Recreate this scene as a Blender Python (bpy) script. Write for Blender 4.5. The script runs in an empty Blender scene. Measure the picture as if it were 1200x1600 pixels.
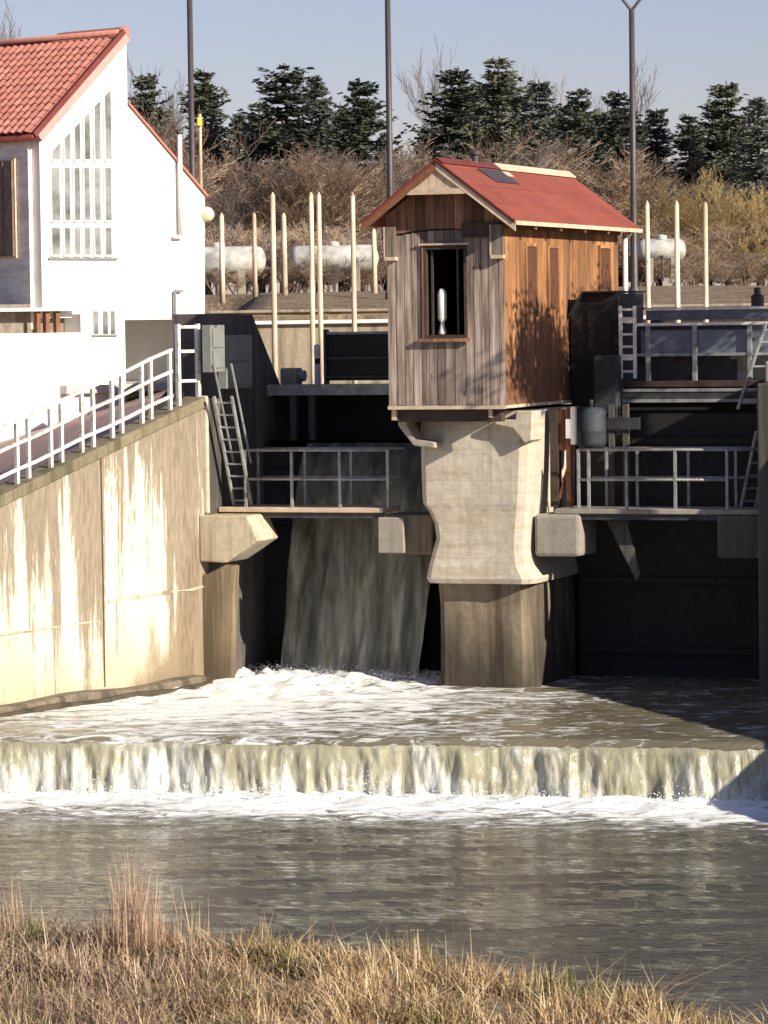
import bpy, math, random
from mathutils import Vector, Matrix, noise
rnd = random.Random(7)
sc = bpy.context.scene
col = sc.collection
R = math.radians

# ------------------------------------------------------------------ camera, sky, sun, exposure
PITCH, ROLL, CAM_Z, FOC = math.atan(300 / 5700), R(0.8), 6.1, 5700.0
FWD = Vector((0, math.cos(PITCH), -math.sin(PITCH)))
UPV = Vector((0, math.sin(PITCH), math.cos(PITCH)))
RGT = Vector((1, 0, 0))
cam_d = bpy.data.cameras.new('camera')
cam = bpy.data.objects.new('camera', cam_d)
col.objects.link(cam)
xa = RGT * math.cos(ROLL) - UPV * math.sin(ROLL)
ya = RGT * math.sin(ROLL) + UPV * math.cos(ROLL)
m3 = Matrix((xa, ya, -FWD)).transposed()
cam.matrix_world = Matrix.Translation((0, 0, CAM_Z)) @ m3.to_4x4()
cam_d.sensor_fit = 'HORIZONTAL'
cam_d.sensor_width = 36.0
cam_d.lens = 36.0 * FOC / 1200.0
cam_d.clip_start, cam_d.clip_end = 0.5, 6000
sc.camera = cam

SUN_AZ, SUN_EL = R(50), R(25)          # azimuth measured from behind the camera towards the right
SUN = Vector((math.sin(SUN_AZ) * math.cos(SUN_EL), -math.cos(SUN_AZ) * math.cos(SUN_EL), math.sin(SUN_EL)))
world = bpy.data.worlds.new('World')
sc.world = world
world.use_nodes = True
wn = world.node_tree
bg = wn.nodes['Background']
sky = wn.nodes.new('ShaderNodeTexSky')
sky.sky_type = 'NISHITA'
sky.sun_disc = False
sky.sun_elevation = SUN_EL
sky.sun_rotation = math.atan2(SUN.x, SUN.y)
sky.air_density, sky.dust_density, sky.ozone_density = 1.0, 0.4, 3.0
wb = wn.nodes.new('ShaderNodeMix')                # camera white balance of the hazy winter sky, the same in every direction
wb.data_type, wb.blend_type = 'RGBA', 'MULTIPLY'
wb.inputs[0].default_value = 1.0
wb.inputs[7].default_value = (1.13, 0.92, 1.05, 1)
wn.links.new(sky.outputs[0], wb.inputs[6])
wn.links.new(wb.outputs[2], bg.inputs[0])
bg.inputs[1].default_value = 0.068
sd = bpy.data.lights.new('sun', 'SUN')
sd.energy, sd.angle, sd.color = 5.0, R(0.53), (1.0, 0.90, 0.76)
sun = bpy.data.objects.new('sun', sd)
col.objects.link(sun)
sun.rotation_euler = SUN.to_track_quat('Z', 'Y').to_euler()
sun.location = (30, -20, 40)
vs = sc.view_settings
vs.view_transform, vs.look, vs.gamma, vs.exposure = 'Standard', 'None', 1.0, 0.58
vs.use_curve_mapping = False

# ------------------------------------------------------------------ frames of reference
def ray(px, py):
    a, b = (px - 600) / FOC, (800 - py) / FOC
    a, b = a * math.cos(ROLL) + b * math.sin(ROLL), -a * math.sin(ROLL) + b * math.cos(ROLL)
    return FWD + a * RGT + b * UPV
CAM = Vector((0, 0, CAM_Z))
def at(px, py, Y):
    d = ray(px, py)
    return CAM + d * (Y / d.y)
class Frame:
    def __init__(s, origin, ang):
        s.o = Vector(origin)
        s.a = Vector((math.cos(ang), math.sin(ang), 0))
        s.b = Vector((-math.sin(ang), math.cos(ang), 0))
    def p(s, a, b, z):
        return s.o + s.a * a + s.b * b + Vector((0, 0, z))
    def onb(s, px, py, b):               # measured on the plane b = const -> (a, z)
        d = ray(px, py)
        q = CAM + d * ((b - (CAM - s.o).dot(s.b)) / d.dot(s.b))
        return (q - s.o).dot(s.a), q.z
    def ona(s, px, py, a):
        d = ray(px, py)
        q = CAM + d * ((a - (CAM - s.o).dot(s.a)) / d.dot(s.a))
        return (q - s.o).dot(s.b), q.z
WF = Frame((1.5, 60, 0), R(-20))          # the weir: a across it, b upstream
WORLD = Frame((0, 0, 0), 0)

# ------------------------------------------------------------------ mesh helpers
class MB:
    def __init__(s):
        s.v, s.f = [], []
    def add(s, vs_, fs_):
        n = len(s.v)
        s.v += [Vector(x) for x in vs_]
        s.f += [tuple(i + n for i in f) for f in fs_]
        return s
    def hexa(s, c):                       # 8 corners: bottom ring then top ring
        return s.add(c, [(3, 2, 1, 0), (4, 5, 6, 7), (0, 1, 5, 4), (1, 2, 6, 5), (2, 3, 7, 6), (3, 0, 4, 7)])
    def box(s, fr, a0, a1, b0, b1, z0, z1):
        return s.hexa([fr.p(a0, b0, z0), fr.p(a1, b0, z0), fr.p(a1, b1, z0), fr.p(a0, b1, z0),
                       fr.p(a0, b0, z1), fr.p(a1, b0, z1), fr.p(a1, b1, z1), fr.p(a0, b1, z1)])
    def prism(s, ring0, ring1):           # two matching closed rings
        n = len(ring0)
        fs = [tuple(range(n))[::-1], tuple(range(n, 2 * n))]
        fs += [(i, (i + 1) % n, n + (i + 1) % n, n + i) for i in range(n)]
        return s.add(list(ring0) + list(ring1), fs)
    def bpoly(s, fr, pts, b0, b1):        # outline (a, z) extruded along b
        return s.prism([fr.p(a, b0, z) for a, z in pts], [fr.p(a, b1, z) for a, z in pts])
    def apoly(s, fr, pts, a0, a1):        # outline (b, z) extruded along a
        return s.prism([fr.p(a1, b, z) for b, z in pts], [fr.p(a0, b, z) for b, z in pts])
    def tube(s, p0, p1, r0, r1=None, n=8):
        p0, p1 = Vector(p0), Vector(p1)
        r1 = r0 if r1 is None else r1
        d = (p1 - p0).normalized()
        x = d.orthogonal().normalized()
        y = d.cross(x)
        c = [(math.cos(2 * math.pi * i / n), math.sin(2 * math.pi * i / n)) for i in range(n)]
        return s.prism([p0 + (x * a + y * b) * r0 for a, b in c], [p1 + (x * a + y * b) * r1 for a, b in c])
    def lathe(s, base, prof, n=16, axis=Vector((0, 0, 1))):   # prof: (radius, height)
        base = Vector(base)
        x = axis.orthogonal().normalized()
        y = axis.cross(x)
        vs_, fs_ = [], []
        for r, h in prof:
            vs_ += [base + axis * h + (x * math.cos(2 * math.pi * i / n) + y * math.sin(2 * math.pi * i / n)) * r for i in range(n)]
        for k in range(len(prof) - 1):
            fs_ += [(k * n + i, k * n + (i + 1) % n, (k + 1) * n + (i + 1) % n, (k + 1) * n + i) for i in range(n)]
        fs_ += [tuple(range(n))[::-1], tuple(range((len(prof) - 1) * n, len(prof) * n))]
        return s.add(vs_, fs_)
    def mesh(s, name, off=Vector((0, 0, 0)), smooth=False):
        me = bpy.data.meshes.new(name)
        me.from_pydata([tuple(v - off) for v in s.v], [], s.f)
        if smooth:
            me.polygons.foreach_set('use_smooth', [True] * len(me.polygons))
        me.update()
        return me
    def build(s, name, mat, parent=None, smooth=False, bevel=0, label=None):
        off = Vector((0, 0, 0))
        p = parent
        while p is not None:
            off += p.location
            p = p.parent
        me = s.mesh(name, off, smooth)
        me.materials.append(mat)
        o = bpy.data.objects.new(name, me)
        col.objects.link(o)
        o.parent = parent
        if bevel:
            b = o.modifiers.new('bevel', 'BEVEL')
            b.width, b.segments, b.limit_method = bevel, 2, 'ANGLE'
        if label:
            o['label'] = label
        return o
def tag(o, label, cat, group=None):
    o['label'], o['category'] = label, cat
    if group:
        o['group'] = group
    return o
def thing(name, loc, label, cat, group=None):
    o = bpy.data.objects.new(name, None)
    o.empty_display_size = 0.3
    col.objects.link(o)
    o.location = Vector(loc)
    return tag(o, label, cat, group)
def setting(o, kind='structure'):
    o['kind'] = kind
    return o
def copy_tree(o, parent=None):
    c = o.copy()
    col.objects.link(c)
    c.parent = parent
    for ch in list(o.children):
        copy_tree(ch, c)
    return c
def raw(name, verts, faces, mat, parent=None, smooth=False, cols=None):
    me = bpy.data.meshes.new(name)
    me.from_pydata(verts, [], faces)
    if smooth:
        me.polygons.foreach_set('use_smooth', [True] * len(me.polygons))
    if cols:
        at_ = me.color_attributes.new('tint', 'FLOAT_COLOR', 'POINT')
        at_.data.foreach_set('color', [x for c in cols for x in (*c, 1.0)])
    me.materials.append(mat)
    me.update()
    o = bpy.data.objects.new(name, me)
    col.objects.link(o)
    o.parent = parent
    return o

# ------------------------------------------------------------------ materials
class NT:
    def __init__(s, name):
        s.m = bpy.data.materials.new(name)
        s.m.use_nodes = True
        s.t = s.m.node_tree
        s.p = s.t.nodes['Principled BSDF']
        s.pos = s.t.nodes.new('ShaderNodeNewGeometry').outputs['Position']
    def n(s, t, **k):
        x = s.t.nodes.new(t)
        for a, b in k.items():
            setattr(x, a, b)
        return x
    def l(s, a, b):
        s.t.links.new(a, b)
    def coord(s, scale, src=None, rot=(0, 0, 0)):
        mp = s.n('ShaderNodeMapping')
        mp.inputs['Scale'].default_value = scale
        mp.inputs['Rotation'].default_value = rot
        s.l(src or s.pos, mp.inputs['Vector'])
        return mp.outputs[0]
    def noise(s, scale=(1, 1, 1), detail=4, rough=0.55, src=None, rot=(0, 0, 0), dist=0):
        x = s.n('ShaderNodeTexNoise')
        x.inputs['Scale'].default_value = 1.0
        x.inputs['Detail'].default_value = detail
        x.inputs['Roughness'].default_value = rough
        x.inputs['Distortion'].default_value = dist
        s.l(s.coord(scale, src, rot), x.inputs['Vector'])
        return x.outputs['Fac']
    def ramp(s, fac, stops):
        r = s.n('ShaderNodeValToRGB')
        e = r.color_ramp.elements
        while len(e) < len(stops):
            e.new(0.5)
        for i, (p_, c) in enumerate(stops):
            e[i].position = p_
            e[i].color = (*c, 1) if isinstance(c, tuple) else (c, c, c, 1)
        s.l(fac, r.inputs[0])
        return r.outputs[0]
    def mix(s, fac, a, b, mode='MIX'):
        x = s.n('ShaderNodeMix', data_type='RGBA', blend_type=mode)
        for v, i in ((fac, 0), (a, 6), (b, 7)):
            if isinstance(v, (int, float)):
                x.inputs[i].default_value = v if i == 0 else (v, v, v, 1)
            elif isinstance(v, tuple):
                x.inputs[i].default_value = (*v, 1)
            else:
                s.l(v, x.inputs[i])
        return x.outputs[2]
    def math(s, op, a, b=0.0, c=None, clamp=False):
        x = s.n('ShaderNodeMath', operation=op, use_clamp=clamp)
        for i, v in enumerate((a, b, c)):
            if v is None:
                continue
            if isinstance(v, (int, float)):
                x.inputs[i].default_value = v
            else:
                s.l(v, x.inputs[i])
        return x.outputs[0]
    def xyz(s):
        x = s.n('ShaderNodeSeparateXYZ')
        s.l(s.pos, x.inputs[0])
        return x.outputs
    def col(s, c):
        if isinstance(c, tuple):
            s.p.inputs['Base Color'].default_value = (*c, 1)
        else:
            s.l(c, s.p.inputs['Base Color'])
    def rough(s, v):
        if isinstance(v, (int, float)):
            s.p.inputs['Roughness'].default_value = v
        else:
            s.l(v, s.p.inputs['Roughness'])
    def metal(s, v):
        s.p.inputs['Metallic'].default_value = v
    def spec(s, v):
        s.p.inputs['Specular IOR Level'].default_value = v
    def bump(s, h, strength=0.3, dist=0.02):
        b = s.n('ShaderNodeBump')
        b.inputs['Strength'].default_value = strength
        b.inputs['Distance'].default_value = dist
        s.l(h, b.inputs['Height'])
        s.l(b.outputs[0], s.p.inputs['Normal'])
    def rand(s):
        return s.n('ShaderNodeObjectInfo').outputs['Random']

def simple(name, c, rough=0.6, metal=0.0, var=0.25, scale=6.0, bump=0.0):
    t = NT(name)
    f = t.noise((scale, scale, scale), 5)
    d = tuple(x * (1 - var) for x in c)
    u = tuple(min(1, x * (1 + var)) for x in c)
    t.col(t.ramp(f, [(0.3, d), (0.7, u)]))
    t.rough(rough)
    t.metal(metal)
    if bump:
        t.bump(t.noise((scale * 4,) * 3, 4), bump, 0.01)
    return t.m
def concrete(name, pale, mid, dirt, streak=0.5, low=None, wet=None, run=None, lift=None):
    t = NT(name)
    big = t.noise((0.5, 0.5, 0.35), 3)
    st = t.noise((3.2, 3.2, 0.16), 5, 0.62)
    st2 = t.noise((11, 11, 0.5), 4, 0.6)
    fine = t.noise((9, 9, 9), 6, 0.65)
    c = t.ramp(big, [(0.3, mid), (0.62, pale)])
    mask = t.ramp(st, [(streak, 0.0), (streak + 0.12, 1.0)])
    c = t.mix(t.math('MULTIPLY', mask, 0.85), c, dirt)
    c = t.mix(t.ramp(st2, [(0.5, 0.0), (0.75, 0.55)]), c, tuple(x * 0.6 for x in mid))
    c = t.mix(t.ramp(fine, [(0.35, 0.35), (0.6, 0.0)]), c, tuple(x * 0.55 for x in mid))
    if low:                                  # algae and silt stain above the waterline
        z = t.xyz()[2]
        zz = t.math('ADD', z, t.math('MULTIPLY', t.noise((2.5, 2.5, 0.3), 4), -2.2))
        c = t.mix(t.ramp(t.math('MULTIPLY_ADD', zz, 0.5, 0.5), [(0.1, 0.75), (0.55, 0.0)]), c, low)
    if lift:                                 # joints between the pours, with a tone of its own for each lift
        zj = t.math('ADD', t.math('MULTIPLY', t.xyz()[2], 1.0 / lift), t.math('MULTIPLY', t.noise((3, 3, 3), 3), 0.06))
        fr = t.math('FRACT', zj)
        wn_ = t.n('ShaderNodeTexWhiteNoise', noise_dimensions='1D')
        t.l(t.math('FLOOR', zj), wn_.inputs['W'])
        c = t.mix(t.math('MULTIPLY', wn_.outputs['Value'], 0.22), c, (0.42, 0.34, 0.22))
        hb = t.noise((0.9, 0.9, 7), 4, 0.6)
        c = t.mix(t.ramp(hb, [(0.5, 0.0), (0.7, 0.45)]), c, (0.36, 0.27, 0.15))
        c = t.mix(t.ramp(fr, [(0.0, 0.35), (0.03, 0.0)]), c, (0.16, 0.12, 0.08))
    if run:                                  # rain runs washed down from the top edge of the sloping wall
        o_, d_, z0_, k_ = run
        sub = t.n('ShaderNodeVectorMath', operation='SUBTRACT')
        t.l(t.pos, sub.inputs[0]); sub.inputs[1].default_value = o_
        dot = t.n('ShaderNodeVectorMath', operation='DOT_PRODUCT')
        t.l(sub.outputs[0], dot.inputs[0]); dot.inputs[1].default_value = d_
        a_ = dot.outputs['Value']
        depth = t.math('SUBTRACT', t.math('MULTIPLY_ADD', a_, k_, z0_), t.xyz()[2])
        r1 = t.noise((1.1, 1.1, 0.05), 3, 0.5)
        r2 = t.noise((5.0, 5.0, 0.28), 6, 0.70)
        r3 = t.noise((18, 18, 3.0), 5, 0.65)
        rr = t.math('ADD', t.math('ADD', t.math('MULTIPLY', r1, 0.45), t.math('MULTIPLY', r2, 0.40)), t.math('MULTIPLY', r3, 0.15))
        thr = t.math('MULTIPLY_ADD', t.math('POWER', t.math('MAXIMUM', depth, 0.0), 0.6), 0.062, 0.388)
        mk = t.n('ShaderNodeMapRange')
        mk.inputs[1].default_value, mk.inputs[2].default_value = -0.006, 0.028
        t.l(t.math('SUBTRACT', rr, thr), mk.inputs[0])
        dz = t.math('ADD', t.math('MULTIPLY_ADD', a_, -0.55, 1.15), t.math('MULTIPLY', t.xyz()[2], -0.42))
        dz = t.math('ADD', dz, t.math('MULTIPLY', t.math('SUBTRACT', t.noise((1.6, 1.6, 0.6), 5, 0.65), 0.5), 2.4))
        dm = t.n('ShaderNodeMapRange')
        dm.inputs[1].default_value, dm.inputs[2].default_value, dm.inputs[4].default_value = -0.1, 0.35, 0.8
        t.l(dz, dm.inputs[0])
        c = t.mix(dm.outputs[0], c, (0.20, 0.145, 0.085))
        c = t.mix(t.math('MULTIPLY', mk.outputs[0], 0.88), c, t.ramp(r3, [(0.35, tuple(x * 0.7 for x in dirt)), (0.65, tuple(x * 1.5 for x in dirt))]))
    t.col(c)
    t.rough(0.9)
    t.bump(t.math('ADD', fine, t.math('MULTIPLY', st2, 0.6)), 0.35, 0.02)
    return t.m
def boards(name, a, b, c, vert='z', seed=0.0, dark=None):
    t = NT(name)
    r = t.rand()
    off = t.n('ShaderNodeVectorMath', operation='ADD')
    cmb = t.n('ShaderNodeCombineXYZ')
    for i in range(3):
        t.l(t.math('MULTIPLY', r, 37.0 + 11 * i), cmb.inputs[i])
    t.l(t.pos, off.inputs[0])
    t.l(cmb.outputs[0], off.inputs[1])
    g = t.noise((22, 22, 0.9), 6, 0.65, off.outputs[0], dist=0.4)
    w = t.noise((3, 3, 0.7), 4, 0.6, off.outputs[0])
    k = t.noise((7, 7, 3.2), 2, 0.5, off.outputs[0])
    cc = t.ramp(g, [(0.34, a), (0.5, b), (0.66, c)])
    cc = t.mix(t.ramp(w, [(0.4, 0.55), (0.6, 0.0)]), cc, tuple(x * 0.5 for x in a))
    cc = t.mix(t.ramp(k, [(0.68, 0.0), (0.74, 0.8)]), cc, tuple(x * 0.35 for x in a))
    tint = t.ramp(r, [(0.0, 0.52), (0.5, 0.95), (1.0, 1.32)])
    cc = t.mix(1.0, cc, tint, 'MULTIPLY')
    if dark:                                 # shade on the hut side put into the colour, darker towards the foot
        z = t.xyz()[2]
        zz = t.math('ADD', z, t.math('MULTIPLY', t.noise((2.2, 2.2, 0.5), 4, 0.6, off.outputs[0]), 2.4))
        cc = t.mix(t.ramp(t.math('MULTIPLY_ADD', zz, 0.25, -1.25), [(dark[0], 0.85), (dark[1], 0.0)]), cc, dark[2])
    t.col(cc)
    t.rough(0.82)
    t.bump(g, 0.5, 0.012)
    return t.m

M = {}
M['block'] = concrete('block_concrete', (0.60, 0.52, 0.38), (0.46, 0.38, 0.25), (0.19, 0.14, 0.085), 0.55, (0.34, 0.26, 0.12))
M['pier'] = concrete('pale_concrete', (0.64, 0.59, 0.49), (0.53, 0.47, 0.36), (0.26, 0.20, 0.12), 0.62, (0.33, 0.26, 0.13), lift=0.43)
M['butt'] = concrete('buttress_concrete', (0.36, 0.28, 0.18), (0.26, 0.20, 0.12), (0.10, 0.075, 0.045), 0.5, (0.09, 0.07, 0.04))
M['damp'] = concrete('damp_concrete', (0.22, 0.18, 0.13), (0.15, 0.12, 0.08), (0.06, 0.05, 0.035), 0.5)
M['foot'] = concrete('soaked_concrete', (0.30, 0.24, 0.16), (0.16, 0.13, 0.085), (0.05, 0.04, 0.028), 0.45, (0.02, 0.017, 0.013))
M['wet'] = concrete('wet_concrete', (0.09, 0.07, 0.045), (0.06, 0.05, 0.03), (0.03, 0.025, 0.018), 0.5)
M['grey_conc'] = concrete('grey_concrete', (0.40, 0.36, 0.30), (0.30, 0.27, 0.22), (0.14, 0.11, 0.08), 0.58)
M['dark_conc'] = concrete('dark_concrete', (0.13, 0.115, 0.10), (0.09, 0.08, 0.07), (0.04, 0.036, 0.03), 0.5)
M['coping'] = concrete('mossy_coping', (0.25, 0.21, 0.135), (0.16, 0.135, 0.08), (0.07, 0.07, 0.03), 0.5)
M['bank_conc'] = concrete('bank_concrete', (0.40, 0.33, 0.24), (0.31, 0.245, 0.165), (0.17, 0.125, 0.08), 0.50)
M['bank_pale'] = concrete('pale_slab', (0.60, 0.58, 0.54), (0.52, 0.50, 0.46), (0.35, 0.33, 0.30), 0.62)
M['plank_grey'] = boards('weathered_boards', (0.16, 0.112, 0.084), (0.36, 0.285, 0.23), (0.55, 0.46, 0.385))
M['plank_red'] = boards('brown_boards', (0.16, 0.075, 0.04), (0.30, 0.15, 0.085), (0.40, 0.23, 0.14))
M['plank_orange'] = boards('orange_boards_low_shade', (0.22, 0.095, 0.036), (0.40, 0.185, 0.072), (0.50, 0.265, 0.115), dark=(0.36, 0.66, (0.16, 0.072, 0.034)))
M['trim_pale'] = simple('pale_trim', (0.60, 0.47, 0.33), 0.7, var=0.2)
M['trim_brown'] = simple('brown_trim', (0.20, 0.09, 0.045), 0.7, var=0.3)
M['shutter'] = simple('shutter_brown', (0.10, 0.040, 0.018), 0.7, var=0.25)
M['roof_red'] = None
t = NT('red_roof_felt')
c = t.ramp(t.noise((1.2, 1.2, 1.2), 5), [(0.3, (0.27, 0.060, 0.036)), (0.7, (0.37, 0.090, 0.055))])
c = t.mix(t.ramp(t.noise((14, 14, 14), 5), [(0.35, 0.4), (0.6, 0.0)]), c, (0.18, 0.04, 0.03))
c = t.mix(t.ramp(t.noise((2.2, 2.2, 2.2), 6, 0.7), [(0.52, 0.0), (0.72, 0.5)]), c, (0.17, 0.055, 0.04))
c = t.mix(1.0, c, t.ramp(t.rand(), [(0.0, 0.70), (1.0, 0.98)]), 'MULTIPLY')
t.col(c); t.rough(0.75); t.bump(t.noise((40, 40, 40), 3), 0.25, 0.01)
M['roof_red'] = t.m
t = NT('clay_red_tile')
c = t.ramp(t.rand(), [(0.0, (0.46, 0.185, 0.135)), (0.5, (0.50, 0.215, 0.16)), (1.0, (0.56, 0.26, 0.195))])
c = t.mix(t.ramp(t.noise((6, 6, 6), 5), [(0.4, 0.5), (0.65, 0.0)]), c, (0.40, 0.13, 0.09))
t.col(c); t.rough(0.42)
M['tile'] = t.m
M['fascia'] = simple('dark_red_fascia', (0.16, 0.032, 0.024), 0.5, var=0.2)
M['soffit'] = simple('rose_board', (0.50, 0.30, 0.26), 0.7, var=0.12)
M['render'] = simple('white_render', (0.80, 0.78, 0.73), 0.9, var=0.04, scale=1.5, bump=0.1)
M['render_rough'] = None
t = NT('rough_white_render')
c = t.ramp(t.noise((1.3, 1.3, 4.0), 6, 0.65), [(0.38, (0.62, 0.55, 0.48)), (0.6, (0.84, 0.80, 0.74))])
t.col(c); t.rough(0.9); t.bump(t.noise((5, 5, 9), 5), 0.6, 0.04)
M['render_rough'] = t.m
M['white_paint'] = simple('white_paint', (0.78, 0.76, 0.70), 0.5, var=0.12, scale=9)
t = NT('rail_paint')
c = t.ramp(t.noise((7, 7, 7), 5, 0.65), [(0.33, (0.40, 0.30, 0.20)), (0.45, (0.74, 0.71, 0.64)), (0.7, (0.82, 0.80, 0.74))])
t.col(c); t.rough(0.55)
M['rail_paint'] = t.m
t = NT('galvanised_steel')
c = t.ramp(t.noise((6, 6, 6), 5), [(0.3, (0.22, 0.23, 0.23)), (0.7, (0.42, 0.43, 0.42))])
c = t.mix(t.ramp(t.noise((9, 9, 4), 6, 0.7), [(0.55, 0.0), (0.68, 0.8)]), c, (0.17, 0.085, 0.045))
t.col(c); t.rough(0.55); t.metal(0.3)
M['steel'] = t.m
M['steel_dark'] = simple('dark_steel', (0.045, 0.045, 0.048), 0.6, 0.2, var=0.4)
M['steel_blue'] = simple('blue_grey_panel', (0.16, 0.19, 0.23), 0.5, 0.1, var=0.25)
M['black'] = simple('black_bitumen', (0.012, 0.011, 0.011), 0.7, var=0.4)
M['rust'] = simple('rusty_steel', (0.15, 0.062, 0.03), 0.85, 0.1, var=0.6, scale=4, bump=0.3)
M['dark_wood'] = simple('dark_timber', (0.055, 0.036, 0.028), 0.8, var=0.4)
M['grey_paint'] = simple('grey_cabinet_paint', (0.22, 0.23, 0.21), 0.55, var=0.15)
M['drum_blue'] = simple('drum_blue', (0.03, 0.04, 0.052), 0.7, var=0.3)
M['pole'] = simple('dark_lamp_pole', (0.075, 0.06, 0.062), 0.5, 0.2, var=0.2)
M['stake'] = boards('peeled_pole', (0.60, 0.45, 0.30), (0.74, 0.60, 0.43), (0.82, 0.70, 0.55))
M['tank'] = simple('pale_tank_paint', (0.44, 0.44, 0.40), 0.55, var=0.42, scale=2.2)
M['yellow'] = simple('yellow_paint', (0.75, 0.72, 0.08), 0.5)
M['lamp_globe'] = simple('cream_globe', (0.80, 0.68, 0.46), 0.3, var=0.05)
M['glass_lamp'] = simple('lamp_glass', (0.7, 0.72, 0.7), 0.2, var=0.05)
t = NT('window_glass')
t.col((0.05, 0.06, 0.065)); t.rough(0.06); t.spec(0.6)
M['glass'] = t.m
t = NT('pale_pane_glass')
c = t.ramp(t.noise((0.8, 0.8, 1.5), 4), [(0.35, (0.10, 0.11, 0.11)), (0.65, (0.30, 0.31, 0.30))])
t.col(c); t.rough(0.15)
M['pane'] = t.m
M['interior'] = simple('dark_interior', (0.03, 0.025, 0.022), 0.9)
M['curtain'] = simple('brown_curtain', (0.20, 0.165, 0.135), 0.9, var=0.35, scale=5)

# foliage
def leafmat(name, lo, hi, rough=0.75, transl=False):
    t = NT(name)
    a = t.n('ShaderNodeVertexColor', layer_name='tint')
    f = t.math('ADD', t.math('MULTIPLY', t.rand(), 0.35), t.math('MULTIPLY', t.noise((0.7, 0.7, 0.7), 3), 0.65))
    c = t.ramp(f, [(0.3, lo), (0.7, hi)])
    t.col(c); t.rough(rough); t.spec(0.2)
    return t.m
M['needle'] = leafmat('spruce_needles', (0.052, 0.064, 0.048), (0.13, 0.14, 0.095))  # needle tones lightened to put distance haze into the colour
M['needle_blue'] = leafmat('bluish_spruce_needles', (0.066, 0.080, 0.076), (0.15, 0.165, 0.145))
M['bark'] = simple('brown_bark', (0.10, 0.070, 0.055), 0.9, var=0.4)
M['twig'] = leafmat('bare_twigs', (0.20, 0.145, 0.10), (0.40, 0.29, 0.20))
M['twig_grey'] = leafmat('grey_twigs', (0.18, 0.145, 0.125), (0.31, 0.26, 0.225))
M['willow'] = leafmat('yellow_twigs', (0.20, 0.145, 0.065), (0.36, 0.265, 0.12))
def tinted(name, rough=0.8, transl=0.0):
    t = NT(name)
    a = t.n('ShaderNodeVertexColor', layer_name='tint')
    t.col(t.mix(t.ramp(t.noise((8, 8, 8), 3), [(0.3, 0.25), (0.6, 0.0)]), a.outputs[0], (0.10, 0.06, 0.03)))
    t.rough(rough); t.spec(0.25)
    return t.m
M['grass'] = tinted('dry_grass_blades')
t = NT('dry_soil_grass')
c = t.ramp(t.noise((1.1, 1.1, 1.1), 6, 0.65), [(0.3, (0.14, 0.10, 0.06)), (0.5, (0.27, 0.195, 0.115)), (0.72, (0.38, 0.29, 0.17))])
c = t.mix(t.ramp(t.noise((7, 7, 7), 5), [(0.4, 0.6), (0.62, 0.0)]), c, (0.07, 0.045, 0.025))
t.col(c); t.rough(0.95); t.bump(t.noise((6, 6, 6), 6), 0.8, 0.1)
M['soil'] = t.m
t = NT('winter_turf')
c = t.ramp(t.noise((1.4, 1.4, 1.4), 6, 0.65), [(0.32, (0.10, 0.075, 0.04)), (0.5, (0.095, 0.105, 0.035)), (0.72, (0.20, 0.165, 0.085))])
t.col(c); t.rough(0.95); t.bump(t.noise((14, 14, 14), 5), 0.8, 0.05)
M['turf'] = t.m
M['paving'] = simple('rose_paving', (0.42, 0.26, 0.21), 0.9, var=0.3, scale=2.0)

# ------------------------------------------------------------------ water materials
CREST0, CRESTK = 52.87, -0.199                      # the crest of the step runs along y = CREST0 + CRESTK * x
FOAM = (0.84, 0.86, 0.84)
def water(name, base, foamf, rip=(5, 14, 5), bstr=0.35, bdist=0.05, rough=0.06):
    t = NT(name)
    f = foamf(t)
    murk = t.ramp(t.noise((0.4, 0.8, 1), 4), [(0.3, tuple(x * 0.8 for x in base)), (0.7, tuple(x * 1.25 for x in base))])
    t.col(t.mix(f, murk, FOAM))
    t.rough(t.math('MULTIPLY_ADD', f, 0.6, rough))
    t.p.inputs['IOR'].default_value = 1.33
    h = t.math('ADD', t.noise(rip, 5, 0.6, dist=0.6), t.math('MULTIPLY', t.noise(tuple(x * 4 for x in rip), 3), 0.35))
    h = t.math('ADD', h, t.math('MULTIPLY', f, 0.8))
    t.bump(h, bstr, bdist)
    return t.m
def gate(t, x, lo, hi, a=0.0, b=1.0):
    mr = t.n('ShaderNodeMapRange')
    mr.inputs[1].default_value, mr.inputs[2].default_value = lo, hi
    mr.inputs[3].default_value, mr.inputs[4].default_value = a, b
    t.l(x, mr.inputs[0])
    return mr.outputs[0]
def crest_dist(t):                                  # metres downstream of the step
    x = t.xyz()
    return t.math('SUBTRACT', t.math('MULTIPLY_ADD', x[0], CRESTK, CREST0), x[1])
def river_foam(t):
    d = crest_dist(t)
    wob = t.math('ADD', d, t.math('MULTIPLY', t.math('SUBTRACT', t.noise((0.35, 0.5, 1), 3), 0.5), 3.0))
    thr = gate(t, wob, 0.9, 3.6, 0.30, 0.60)
    thr = t.math('ADD', thr, gate(t, wob, 3.5, 9.0, 0.0, 0.16))
    n = t.noise((1.6, 4.5, 1), 7, 0.68, dist=1.2)
    return gate(t, t.math('SUBTRACT', n, thr), -0.03, 0.09)
def pool_foam(t):
    x = t.xyz()
    dx = t.math('SUBTRACT', x[0], -2.6)
    dy = t.math('SUBTRACT', x[1], 59.6)
    dd = t.math('SQRT', t.math('ADD', t.math('MULTIPLY', t.math('MULTIPLY', dx, dx), 0.25), t.math('MULTIPLY', t.math('MULTIPLY', dy, dy), 0.12)))
    wob = t.math('ADD', dd, t.math('MULTIPLY', t.math('SUBTRACT', t.noise((0.6, 0.5, 1), 3), 0.5), 1.6))
    thr = gate(t, wob, 0.4, 3.4, 0.33, 0.58)
    n = t.noise((1.5, 3.2, 1), 7, 0.68, dist=1.4)
    return gate(t, t.math('SUBTRACT', n, thr), -0.03, 0.10)
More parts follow.
